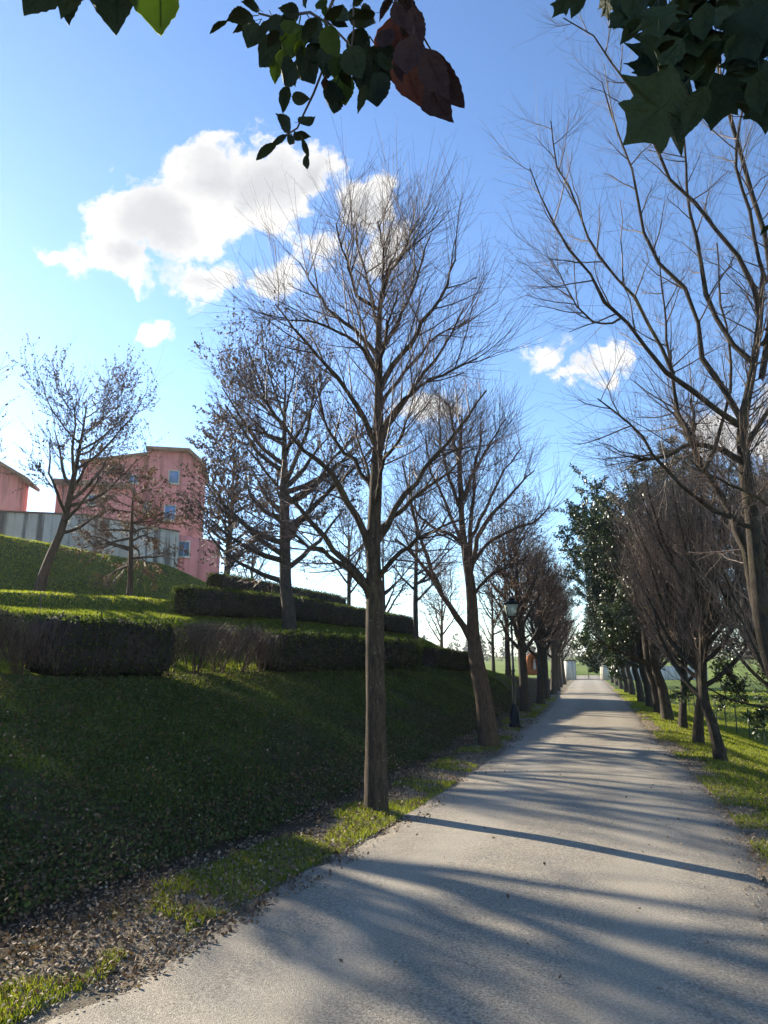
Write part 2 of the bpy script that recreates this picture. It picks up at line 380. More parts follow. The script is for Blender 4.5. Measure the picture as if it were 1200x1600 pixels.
def m_road():
    n = NB('road_asphalt'); sp = n.noise(62, 6, .9); mid = n.noise(3.2, 5, .65); v = n.voro(130)
    c = n.ramp(sp, [(.38, (.05, .043, .034)), (.5, (.245, .215, .168)), (.63, (.52, .465, .37))])
    c = n.mix(n.rng(mid, .35, .7, 0, .5), c, n.ramp(sp, [(.36, (.075, .062, .045)), (.62, (.44, .375, .28))]))
    c = n.mix(n.rng(n.noise(.55, 4, .6, stretch=(1, .4, 1)), .5, .75, 0, .35), c, (.30, .265, .215))
    c = n.mix(n.rng(n.noise(1.1, 6, .7, dist=.6), .45, .7, 0, .4), c, (.16, .14, .11))
    lat = n.attr('lat'); tr = n.math('ABSOLUTE', n.math('SUBTRACT', n.math('ABSOLUTE', n.math('SUBTRACT', lat, .5)), .24))
    wob = n.math('ADD', tr, n.math('MULTIPLY', n.math('SUBTRACT', n.noise(1.3, 4, .6), .5), .25))
    c = n.mix(n.rng(wob, .02, .13, .32, 0), c, (.38, .34, .27))
    c = n.mix(n.rng(n.math('ADD', n.math('ABSOLUTE', n.math('SUBTRACT', lat, .5)), n.math('MULTIPLY', n.math('SUBTRACT', n.noise(2.2, 5, .7), .5), .2)), .38, .5, 0, .5), c, (.15, .125, .09))
    c = n.mix(n.rng(n.voro(60, out='Distance'), .0, .12, .55, 0), c, (.05, .05, .05))
    n.color(c).set(Roughness=.72, Specular_IOR_Level=.35)
    n.bump(n.math('ADD', sp, n.math('MULTIPLY', v, .5)), .8, .010); return n.m
M['road'] = m_road()
def build_road():
    Ys = np.concatenate([np.arange(-24, 1, .5), np.arange(1, 30, .07), np.arange(30, 131, .5)])
    c = np.linspace(0, 1, 25)
    Yg, Cg = np.meshgrid(Ys, c, indexing='ij'); xl = XL(Yg); xr = XR(Yg)
    jl = .16 * vnoise(Yg, 0 * Yg, .9, 3) + .10 * vnoise(Yg, 0 * Yg, .23, 4) + .25 * vnoise(Yg, 0 * Yg, 4, 8); jr = .16 * vnoise(Yg, 0 * Yg, .9, 6) + .10 * vnoise(Yg, 0 * Yg, .23, 7)
    X = (xl + jl) * (1 - Cg) + (xr + jr) * Cg
    Z = .004 + .035 * np.sin(Cg * PI) ** .7 + .008 * vnoise(X, Yg, .8, 9) + np.clip(Yg - 110, 0, None) * .0225
    edge = (Cg < .01) | (Cg > .99); Z = np.where(edge, -.03 + np.clip(Yg - 110, 0, None) * .0225, Z)
    V = np.stack([X, Yg, Z], -1).reshape(-1, 3); nr, nc = Yg.shape
    i = np.arange(nr - 1)[:, None]; j = np.arange(nc - 1)[None]
    F = np.stack([i * nc + j, i * nc + j + 1, (i + 1) * nc + j + 1, (i + 1) * nc + j], -1).reshape(-1, 4)
    a = Acc(); a.add(V, F); o = a.obj('road', M['road'], kind='structure')
    la = o.data.attributes.new('lat', 'FLOAT', 'POINT'); la.data.foreach_set('value', Cg.ravel().astype(np.float32))
build_road()

# far hills and field bands
def build_far():
    n = NB('hill_wood'); n.color(n.ramp(n.noise(.012, 6, .6), [(.3, (.045, .06, .05)), (.7, (.10, .11, .085))])).set(Roughness=1.)
    for k, (Y0, hh, sd) in enumerate(((1500, 12, 3), (2600, 20, 5))):
        xs = np.linspace(-3600, 3600, 220); rows = []
        for j, (dy, f) in enumerate(((0, 0), (150, .6), (320, 1.), (600, .8), (1200, 0))):
            rows.append(np.stack([xs, np.full_like(xs, Y0 + dy), 8 + f * hh * (1 + .9 * vnoise(xs, xs * 0 + sd, 700, sd) + .5 * vnoise(xs, xs * 0, 160, sd + 1) + .12 * vnoise(xs, xs * 0 + j, 30, sd + 2))], -1))
        V = np.array(rows).reshape(-1, 3); nc = len(xs); i = np.arange(4)[:, None]; j = np.arange(nc - 1)[None]
        F = np.stack([i * nc + j, i * nc + j + 1, (i + 1) * nc + j + 1, (i + 1) * nc + j], -1).reshape(-1, 4)
        a = Acc(); a.add(V, F); a.obj('hills', n.m, kind='structure')
build_far()

# ------------------------------------------------------------------ trees
def trunk_obj(root, pts, rad, mat, rs, K=22, S=14, lump=.035, flare=1.35):
    P = smooth_line(pts, K); s = np.linspace(0, 1, K)
    R = np.interp(s, np.linspace(0, 1, len(rad)), rad)
    R[:3] *= np.array([flare, 1 + (flare - 1) * .35, 1.05])[:3]
    P[0, 2] -= .12
    a = Acc(); tubes(a, P, R, S, lump=lump, rs=rs); a.obj('trunk', mat, root)
    return P, R
def loc(P, base): return P - np.asarray(base)

def explicit_tree(name, label, base_px, Y, trunk_px, trunk_w, limbs, mat_b, mat_t, seed, n2, L2, n3, L3, up2=.25, up3=.35, r_tw=.0032, low=None, group=None, extra=None, n2ang=(25, 60), wg=.03):
    """a tree whose trunk and main limbs follow given lines; limbs: (width_px0, width_px1, dY_end, [(px,py)...])"""
    rs = RS(seed); base = at(*base_px, Y); base[2] = TZ(base[0], base[1])
    root = thing(name, label, 'tree', base, group=group)
    m = Y / FPX
    tp = [loc(at(x, y, Y + (dy[0] if dy else 0)), base) for x, y, *dy in trunk_px]; tp[0] = np.zeros(3)
    TP, TR = trunk_obj(root, tp, [w * m * .44 for w in trunk_w], mat_b, rs, flare=1.2)
    bl = []; br = []
    for w0, w1, dY, px in limbs:
        n = len(px); pts = [loc(at(x, y, Y + dY * (i / (n - 1)) ** .9), base) for i, (x, y) in enumerate(px)]
        P = smooth_line(pts, 12); R = np.linspace(w0 * m * .43, w1 * m * .36, 12) * (1 + .07 * rs.randn(12))
        P[1:-1] += rs.randn(10, 3) * .014
        a = Acc(); tubes(a, P, R, 8, lump=.05, rs=rs); a.obj('branch', mat_b, root); bl.append(P); br.append(R)
    BP = np.array(bl); BR = np.array(br)
    T12 = smooth_line(TP[len(TP) // 2:], 12)[None]; TR12 = np.interp(np.linspace(.5, 1, 12), np.linspace(0, 1, len(TR)), TR)[None]
    ctr = TP[int(len(TP) * .45)]
    tw = Acc()
    P2, R2 = grow(rs, BP, BR, n2, L2, n2ang, up2, 6, wg, .25, 1, .011, .4, .35, ctr, .5)
    Pt, Rt = grow(rs, T12, TR12, n2 * 4, L2, (30, 65), up2, 6, wg, .1, 1, .012, .4, .4)
    P2 = np.concatenate([P2, Pt]); R2 = np.concatenate([R2, Rt])
    tubes(tw, P2, R2, 4, rs.rand(len(P2)) * .5)
    P3, R3 = grow(rs, P2, R2, n3, L3, (18, 48), up3, 5, wg, .15, 1, r_tw, .45, .2, ctr, .6)
    tubes(tw, P3, R3, 3, rs.rand(len(P3)))
    # shoots straight from the limbs
    P4, R4 = grow(rs, BP, BR, n2 * 3, (L3[0], L3[1] * 1.2), (30, 75), up3, 5, wg, .1, 1, r_tw * 1.1, .4, .2, ctr, .4)
    tubes(tw, P4, R4, 3, rs.rand(len(P4)))
    P5, R5 = grow(rs, P3, R3, 2, (.08, .26), (25, 60), .1, 3, .02, .2, 1, r_tw * .62, .6, 0)
    tubes(tw, P5, R5, 3, rs.rand(len(P5)))
    if extra: extra(root, rs, BP, BR, P2, P3, tw)
    tw.obj('twigs', mat_t, root, kind='stuff')
    return root

# main tree beside the drive
explicit_tree('bare_tree', 'tall bare tree with straight upright trunk, nearest on the left verge of the drive', (588, 1262), 8.9,
    [(588, 1262), (587, 1150), (586, 1000), (584, 900), (583, 850), (586, 780), (590, 700), (592, 600), (592, 500), (600, 440), (612, 405)],
    [38, 35, 33, 33, 26, 24, 22, 17, 14, 9, 4],
    [(13, 4, -.5, [(578, 935), (560, 905), (530, 878), (505, 862), (470, 845), (425, 800)]),
     (14, 3, .5, [(577, 925), (550, 885), (513, 850), (485, 815), (455, 778), (420, 745), (385, 700)]),
     (15, 4, -.3, [(578, 860), (560, 815), (533, 767), (508, 728), (467, 697), (437, 660), (410, 620)]),
     (10, 3, .7, [(583, 775), (563, 733), (537, 703), (510, 670), (502, 633), (498, 580)]),
     (12, 3, -.6, [(588, 700), (567, 647), (545, 615), (520, 580), (495, 550), (467, 520), (430, 475)]),
     (13, 4, .6, [(588, 848), (620, 790), (650, 750), (683, 710), (712, 672), (760, 610)]),
     (12, 3, -.7, [(590, 905), (615, 875), (645, 850), (680, 825), (720, 812)]),
     (11, 3, .9, [(588, 830), (622, 800), (665, 765), (705, 735), (740, 700)]),
     (12, 3, .4, [(592, 715), (606, 665), (630, 630), (660, 590), (690, 545), (725, 480)]),
     (10, 3, -.9, [(591, 690), (618, 640), (655, 605), (700, 580), (745, 560)]),
     (12, 4, -.4, [(592, 612), (607, 575), (633, 547), (655, 515), (687, 463), (712, 405)]),
     (9, 3, .8, [(591, 640), (625, 590), (665, 545), (690, 520), (730, 500)]),
     (10, 3, .4, [(590, 555), (560, 520), (520, 492), (497, 460), (468, 410)]),
     (9, 2.5, -.6, [(591, 590), (565, 545), (535, 520), (500, 505), (455, 500)]),
     (8, 2.5, -.3, [(592, 485), (562, 465), (547, 427), (535, 390), (525, 350)]),
     (8, 2.5, .5, [(592, 520), (580, 470), (572, 430), (560, 390), (556, 350)]),
     (9, 3, .5, [(594, 560), (617, 510), (640, 460), (655, 420), (672, 370)]),
     (8, 2.5, -.4, [(600, 450), (616, 415), (634, 385), (648, 350)]),
     (7, 2.5, 0, [(598, 460), (600, 420), (598, 380), (590, 345)]),
     (9, 3, 1.5, [(585, 800), (575, 740), (560, 690), (552, 640)]),
     (9, 3, -1.5, [(586, 790), (600, 720), (622, 690), (640, 650)]),
     (8, 3, -1.3, [(592, 580), (600, 540), (608, 500), (622, 455)]),
     (8, 3, 1.3, [(591, 590), (575, 545), (565, 500), (548, 450)])],
    M['bark_lime'], M['twig_lime'], 11, 9, (.5, 1.05), 9, (.45, 1.0), .14, .16, .0027, wg=.018)

# second tree with the leaning trunk
explicit_tree('bare_tree', 'bare tree with leaning low-forked trunk, between the tall bare tree and the lamp', (765, 1163), 16.2,
    [(765, 1163), (757, 1100), (748, 1050), (741, 1005), (738, 950), (734, 905), (728, 870), (722, 820), (720, 770), (718, 720), (722, 650)],
    [34, 29, 27, 24, 19, 17, 13, 10, 9, 7, 3],
    [(13, 5, -.5, [(741, 1012), (722, 975), (700, 945), (675, 905), (648, 868), (617, 842)]),
     (9, 3, .5, [(690, 930), (672, 880), (650, 820), (640, 770), (628, 720)]),
     (11, 3, .6, [(735, 895), (747, 843), (767, 807), (797, 773), (835, 735)]),
     (10, 3, -.6, [(733, 885), (735, 830), (738, 787), (742, 733), (752, 680)]),
     (8, 3, .4, [(728, 860), (708, 838), (685, 828), (655, 805), (640, 780)]),
     (8, 3, -.9, [(731, 880), (710, 820), (690, 770), (672, 730), (665, 680)]),
     (8, 3, 1.0, [(733, 890), (760, 850), (795, 830), (835, 815), (860, 790)]),
     (8, 3, -.3, [(722, 800), (700, 745), (690, 700), (685, 655)]),
     (8, 3, .3, [(722, 780), (740, 740), (765, 695), (790, 655)]),
     (7, 3, 1.1, [(736, 840), (762, 790), (785, 740), (815, 700)]),
     (7, 3, -.2, [(720, 745), (712, 700), (705, 655), (700, 630)]),
     (7, 3, -.9, [(738, 930), (760, 905), (790, 885), (820, 875)])],
    M['bark_warm'], M['twig_lime'], 23, 11, (.6, 1.3), 9, (.5, 1.15), .2, .2, .0042, wg=.022)

# big tree on the right verge
explicit_tree('bare_tree', 'large bare spreading tree on the right verge with mossy forked trunk leaving the frame', (1268, 1262), 9.0,
    [(1268, 1262), (1236, 1140), (1212, 1060), (1192, 980), (1183, 890), (1174, 800), (1163, 725), (1160, 665), (1172, 600), (1185, 520), (1192, 430)],
    [36, 31, 29, 28, 27, 25, 23, 18, 14, 12, 9],
    [(11, 3, -.6, [(1161, 668), (1112, 636), (1070, 603), (1015, 551), (982, 506), (950, 486), (918, 427), (874, 370), (848, 300), (828, 263)]),
     (8, 3, .2, [(1052, 585), (1030, 540), (1010, 500), (978, 450), (937, 405), (915, 358), (896, 310), (867, 256), (861, 190)]),
     (5, 2, .1, [(970, 497), (950, 505), (930, 503), (904, 483), (880, 440), (862, 405)]),
     (12, 3, .5, [(1161, 660), (1140, 617), (1103, 587), (1095, 500), (1067, 443), (1023, 402), (1000, 332), (988, 269), (956, 177), (940, 127)]),
     (10, 3, -.5, [(1188, 500), (1175, 430), (1152, 402), (1105, 336), (1042, 269), (1023, 215), (997, 158), (956, 95), (928, 57), (880, 28)]),
     (12, 8, .3, [(1190, 590), (1205, 500), (1200, 380), (1168, 269), (1143, 190), (1120, 100), (1105, 10)]),
     (11, 4, .9, [(1180, 570), (1145, 538), (1112, 480), (1092, 400), (1075, 320), (1070, 240), (1060, 150)]),
     (12, 6, -.4, [(1162, 722), (1130, 706), (1112, 699), (1073, 694), (1054, 704), (1015, 718), (990, 712)]),
     (10, 3, -.9, [(1186, 826), (1145, 815), (1096, 782), (1047, 740), (1002, 681), (976, 655), (934, 623)]),
     (21, 11, .7, [(1190, 985), (1168, 886), (1148, 821), (1112, 756), (1090, 714), (1078, 680)]),
     (11, 7, .6, [(1079, 690), (1068, 672), (1058, 650), (1052, 636)]),
     (10, 6, .7, [(1082, 688), (1084, 668), (1085, 645), (1080, 622)]),
     (9, 3, .9, [(1084, 700), (1060, 640), (1045, 560), (1038, 470), (1030, 400)]),
     (9, 3, 1.1, [(1100, 735), (1130, 660), (1140, 570), (1130, 480), (1120, 380)]),
     (10, 3, 1.2, [(1165, 700), (1200, 640), (1230, 560), (1240, 440), (1225, 300)]),
     (10, 3, -1.0, [(1190, 540), (1230, 470), (1240, 350), (1215, 240), (1190, 130)]),
     (7, 3, -.7, [(1240, 800), (1200, 785), (1160, 765), (1112, 746), (1080, 720)]),
     (9, 3, -.3, [(1196, 440), (1168, 330), (1150, 250), (1160, 170), (1180, 60)])],
    M['bark_moss'], M['twig_brown'], 31, 12, (.4, 1.1), 10, (.3, .8), .12, .12, .0023, n2ang=(25, 70), wg=.028)

def proc_tree(root, seed, H, trunk_h, R, r0, mat_b, mat_t, n1=14, n2=5, n3=5, lean=(0, 0), up=.35, ang=(40, 65), leaf=None, nleaf=0, leafL=(.05, .09), tw_r=.006, keep_branches=True, shape='round', fall=.55, leafW=.6, fine=0):
    rs = RS(seed)
    tp = [(0, 0, 0), (lean[0] * .3, lean[1] * .3, trunk_h * .55), (lean[0] * .65, lean[1] * .65, trunk_h * 1.1), (lean[0] + rs.randn() * .1, lean[1] + rs.randn() * .1, H * .72), (lean[0] * 1.1, lean[1] * 1.1, H * .95)]
    TP, TR = trunk_obj(root, tp, [r0, r0 * .85, r0 * .7, r0 * .35, r0 * .08], mat_b, rs, 18, 10)
    th = trunk_h / H; ctr = np.array([lean[0], lean[1], H * .55])
    PB, RB = grow(rs, TP[None], TR[None], n1, (R * .85, R * 1.2), ang, up, 8, .03, th, .97, r0 * .5, .22, fall if shape == 'round' else .25)
    if shape == 'fast':                        # upright broom shape
        PB[:, :, :2] = PB[:, :1, :2] + (PB[:, :, :2] - PB[:, :1, :2]) * np.linspace(1, .6, 8)[None, :, None]
        PB[:, :, 2] += np.linspace(0, 1, 8)[None] ** 1.3 * R * .9
    if keep_branches:
        for P, Q in zip(PB, RB):
            a = Acc(); tubes(a, P, Q, 6, lump=.04, rs=rs); a.obj('branch', mat_b, root)
    tw = Acc()
    if not keep_branches: tubes(tw, PB, RB, 5, .2)
    P2, R2 = grow(rs, PB, RB, n2, (R * .3, R * .62), (25, 60), up * .7, 6, .04, .15, 1, tw_r * 2, .35, .35, ctr, .5); tubes(tw, P2, R2, 3, rs.rand(len(P2)) * .5)
    P3, R3 = grow(rs, P2, R2, n3, (R * .15, R * .38), (20, 55), up * .6, 4, .04, .1, 1, tw_r, .5, .2, ctr, .5); tubes(tw, P3, R3, 3, rs.rand(len(P3)))
    if fine:
        P4, R4 = grow(rs, P3, R3, fine, (R * .08, R * .2), (20, 60), .1, 3, .03, .1, 1, tw_r * .7, .6, .1); tubes(tw, P4, R4, 3, rs.rand(len(P4)))
    tw.obj('twigs', mat_t, root, kind='stuff')
    if leaf is not None:
        a = Acc(); pos = along(rs, P3, nleaf, .2)
        cl = vnoise(pos[:, 0] * 1. + pos[:, 2], pos[:, 1] + pos[:, 2] * .7, .5, seed) > -.12
        pos = pos[cl]; leaves(a, rs, pos, leafL, leafW, .7); a.obj('leaves', leaf, root, kind='stuff', smooth=False)
    return root
def copy_tree(src, name, label, locv, rz, sc=1., group=None, tilt=(0, 0), cat='tree'):
    c = src.copy(); COL.objects.link(c); c.name = name; c.location = tuple(float(q) for q in locv); c.rotation_euler = (tilt[0], tilt[1], rz); c.scale = (sc, sc, sc)
    props(c, label, cat, group)
    for ch in list(src.children):
        d = ch.copy(); COL.objects.link(d); d.parent = c
    return c
def tloc(x, y): return (x, y, TZ(x, y))

# dry-leaved trees of the terraces
p = at(455, 980, 22.5)
proc_tree(thing('deciduous_tree', 'large dark tree holding dry brown leaves, standing between the clipped hedges', 'tree', tloc(p[0], p[1])), 41, 9.0, 1.9, 2.8, .21, M['bark_dark'], M['twig_brown'], 32, 9, 8, (-.35, 0), .38, (50, 85), M['dry_leaf'], 17000, (.06, .11), .007, fine=1, fall=.25)
p = at(62, 900, 22.5)
proc_tree(thing('deciduous_tree', 'pale thin-leaved tree leaning right at the far left in front of the long wall', 'tree', tloc(p[0], p[1])), 43, 6.4, 1.9, 2.5, .14, M['bark_warm'], M['twig_grey'], 18, 8, 8, (.9, 0), .42, (45, 75), M['dry_leaf'], 14000, (.04, .08), .006, fall=.4)
p = at(205, 905, 25)
proc_tree(thing('deciduous_tree', 'small tree with rusty brown leaves in front of the pink house', 'tree', tloc(p[0], p[1])), 47, 4.6, 1.3, 1.75, .10, M['bark_warm'], M['twig_brown'], 22, 7, 6, (-.1, 0), -.05, (60, 100), M['dry_leaf_warm'], 13000, (.05, .10), .006, fall=.3)
p = at(352, 905, 30)
proc_tree(thing('deciduous_tree', 'slender dark tree with dry leaves between the pink house and the large dark tree', 'tree', tloc(p[0], p[1])), 53, 7.2, 1.6, 2.3, .15, M['bark_dark'], M['twig_brown'], 24, 7, 6, (.1, 0), .3, (50, 80), M['dry_leaf'], 15000, (.07, .13), .008, fall=.35)
# trees out of frame on the left terraces, whose crowns shade the drive
for k, (x, y, hh, r) in enumerate(((-8.6, 9.6, 6.4, 2.2), (-11.6, 17.2, 7.5, 2.5), (-16.8, 27.0, 7.5, 2.6), (-21.5, 25.5, 10, 3.2))):
    proc_tree(thing('deciduous_tree', ['leafless terrace tree left of the frame, nearest the front hedge', 'leafless tree left of the frame on the terrace slope', 'leafless tree just left of the frame in front of the long wall', 'tall leafless tree farthest left of the frame by the long wall'][k], 'tree', tloc(x, y)), 60 + k, hh, 1.7, r, .24, M['bark_dark'], M['twig_brown'], 17, 7, 5, (0, 0), .5, (35, 65), M['dry_leaf'], (1500, 2500, 4500, 4500)[k], (.06, .12), .010)
# thin trees behind, on the lawn past the hedges
spots = [(650, 1030, 33, 7.5, 'slim bare tree on the lawn just right of the tall bare trunk'), (545, 960, 40, 7.5, 'bare reddish tree behind the hedge end, left of the tall bare trunk'),
         (395, 905, 43, 7.0, 'thin bare tree behind the third hedge with sky around it'), (600, 985, 46, 9.0, 'bare tree behind the second hedge, hidden partly by the tall bare trunk'),
         (770, 1010, 52, 7.5, 'distant bare tree behind the leaning trunk'), (794, 1045, 41, 8.5, 'bare dark-trunked tree on the bank just left of the lamp'), (820, 1052, 50, 9.0, 'bare dark-trunked tree on the bank just right of the lamp'),
         (690, 1005, 58, 8.5, 'far bare tree seen under the crown of the leaning tree')]
protoL = None
for k, (px, py, Y, hh, lab) in enumerate(spots):
    pp = at(px, py, Y); L = tloc(pp[0], pp[1])
    if k < 2:
        t = proc_tree(thing('bare_tree', lab, 'tree', L), 70 + k, hh, 2.2, 2.6, .13, M['bark_warm'] if k else M['bark_dark'], M['twig_brown'], 18, 6, 6, (0, 0), .4, (40, 70), M['dry_leaf_warm'] if k else None, 2500, (.06, .1), .010)
        if k: protoR = t
        else: protoL = t
    else: copy_tree((protoL, protoR)[k % 2], 'bare_tree', lab, L, 1.3 * k, hh / 7.5)
# avenue trees of the left side past the lamp
pl = None
ords = ['first', 'second', 'third', 'fourth', 'fifth', 'sixth', 'seventh']
for k, (Y, off) in enumerate(((28, .5), (35, .4), (41, .5), (48, .4), (56, .5), (66, .6), (78, .6))):
    x = float(XL(Y)) - off; lab = '%s twiggy brown avenue tree past the lamp on the left side of the drive' % ords[k]; L = (x, Y, TZ(x, Y))
    if k == 0: pl = proc_tree(thing('bare_tree', lab, 'tree', L, group='bare avenue trees past the lamp'), 90, 7.0, 2.0, 2.1, .17, M['bark_dark'], M['twig_brown'], 24, 7, 7, (-.1, 0), .45, (35, 60), M['dry_leaf_warm'], 5000, (.05, .09), .009)
    elif k == 1: pl2 = proc_tree(thing('bare_tree', lab, 'tree', L, group='bare avenue trees past the lamp'), 91, 7.2, 2.0, 2.0, .17, M['bark_dark'], M['twig_brown'], 24, 7, 7, (.1, 0), .5, (30, 60), M['dry_leaf'], 4000, (.05, .09), .009)
    else: copy_tree((pl, pl2)[k % 2], 'bare_tree', lab, L, 2.1 * k, 1.0 + .03 * k, 'bare avenue trees past the lamp')

# right side: twiggy young trees, then evergreen oaks
right = [(1128, 1195, 'b'), (1091, 1166, 'b'), (1067, 1139, 'b'), (1044, 1127, 'e'), (1031, 1115, 'e'), (1017, 1107, 'e'), (1003, 1099, 'e'), (989, 1087, 'e'), (980, 1082, 'e'), (971, 1075, 'e'), (964, 1070, 'e'), (957, 1067, 'e')]
protob = protoe = None
ords2 = ['nearest', 'second', 'third', 'fourth', 'fifth', 'sixth', 'seventh', 'eighth', 'ninth', 'tenth', 'eleventh', 'farthest']
def oak(root, seed, H, trunk_h, R, r0, lean, nl=72000, leafL=(.08, .135)):
    rs = RS(seed)
    tp = [(0, 0, 0), (lean * .4, 0, trunk_h * .6), (lean, 0, trunk_h * 1.1), (lean * 1.3, .1, H * .8)]
    TP, TR = trunk_obj(root, tp, [r0, r0 * .85, r0 * .7, r0 * .15], M['bark_dark'], rs, 14, 10)
    PB, RB = grow(rs, TP[None], TR[None], 26, (R * .8, R * 1.25), (45, 80), .25, 7, .04, trunk_h / H * .95, 1, r0 * .4, .3, .45)
    a = Acc(); tubes(a, PB, RB, 5, .2)
    P2, R2 = grow(rs, PB, RB, 8, (R * .25, R * .5), (30, 75), .2, 5, .05, .25, 1, .02, .3, .2); tubes(a, P2, R2, 3, .3)
    P3, R3 = grow(rs, P2, R2, 5, (R * .12, R * .25), (30, 75), .1, 4, .05, .2, 1, .008, .3, .1); tubes(a, P3, R3, 3, .3)
    a.obj('branches', M['bark_dark'], root, kind='stuff')
    l = Acc(); pos = along(rs, P3, nl, .1) + rs.randn(nl, 3) * .05; leaves(l, rs, pos, leafL, .5, .2, .3); l.obj('leaves', M['oak_leaf'], root, kind='stuff', smooth=False)
    return root
for k, (px, py, kd) in enumerate(right):
    x, y = ground_at(px, py, -.08 if k < 8 else 0); L = (x, y, TZ(x, y))
    if kd == 'b':
        lab = '%s trunk of the right-hand row, a dense upright twiggy tree with a low fork' % ords2[k]
        if protob is None:
            protob = proc_tree(thing('bare_tree', lab, 'tree', L, group='trees in a row on the right verge'), 101, 4.3, 1.15, 1.75, .10, M['bark_moss'], M['twig_pale'], 30, 10, 7, (-.3, .1), 1.0, (30, 68), M['dry_leaf'], 3500, (.03, .065), .004, fall=.3, fine=1)
        else: copy_tree(protob, 'bare_tree', lab, L, (0, 2.3, 4.0, 0, 1.2)[k], 1.0 + .06 * k, 'trees in a row on the right verge', (0, -.04 * 0))
    else:
        lab = '%s trunk of the right-hand row, a dense evergreen oak with dark crown' % ords2[k]
        if protoe is None: protoe = oak(thing('evergreen_oak', lab, 'tree', L, group='trees in a row on the right verge'), 111, 8.4, 1.8, 3.1, .16, -.3)
        else: copy_tree(protoe, 'evergreen_oak', lab, L, (0.9 * k) % .8 - .4, 1 + .04 * math.sin(k * 2.1), 'trees in a row on the right verge')
copy_tree(protob, 'bare_tree', 'dense twiggy tree behind the large spreading tree, cut by the right frame edge', tloc(6.95, 12.4), 1.1, 1.02)
copy_tree(protob, 'bare_tree', 'dense twiggy tree in the outer row, between the spreading tree and the right-hand row', tloc(8.2, 15.6), 2.9, 1.08)
# evergreens of the outer row, beyond the fence side
for k, (x, y, s, lab) in enumerate(((12.2, 20.0, .95, 'low dark evergreen oak beyond the verge at the right edge, nearest the fence'), (14.8, 26, 1.1, 'dark evergreen oak behind the twiggy trees by the fence'), (10.4, 17.2, .8, 'small dark evergreen oak at the right frame edge behind the spreading tree'))):
    copy_tree(protoe, 'evergreen_oak', lab, tloc(x, y), 1.5 + 1.9 * k, s)

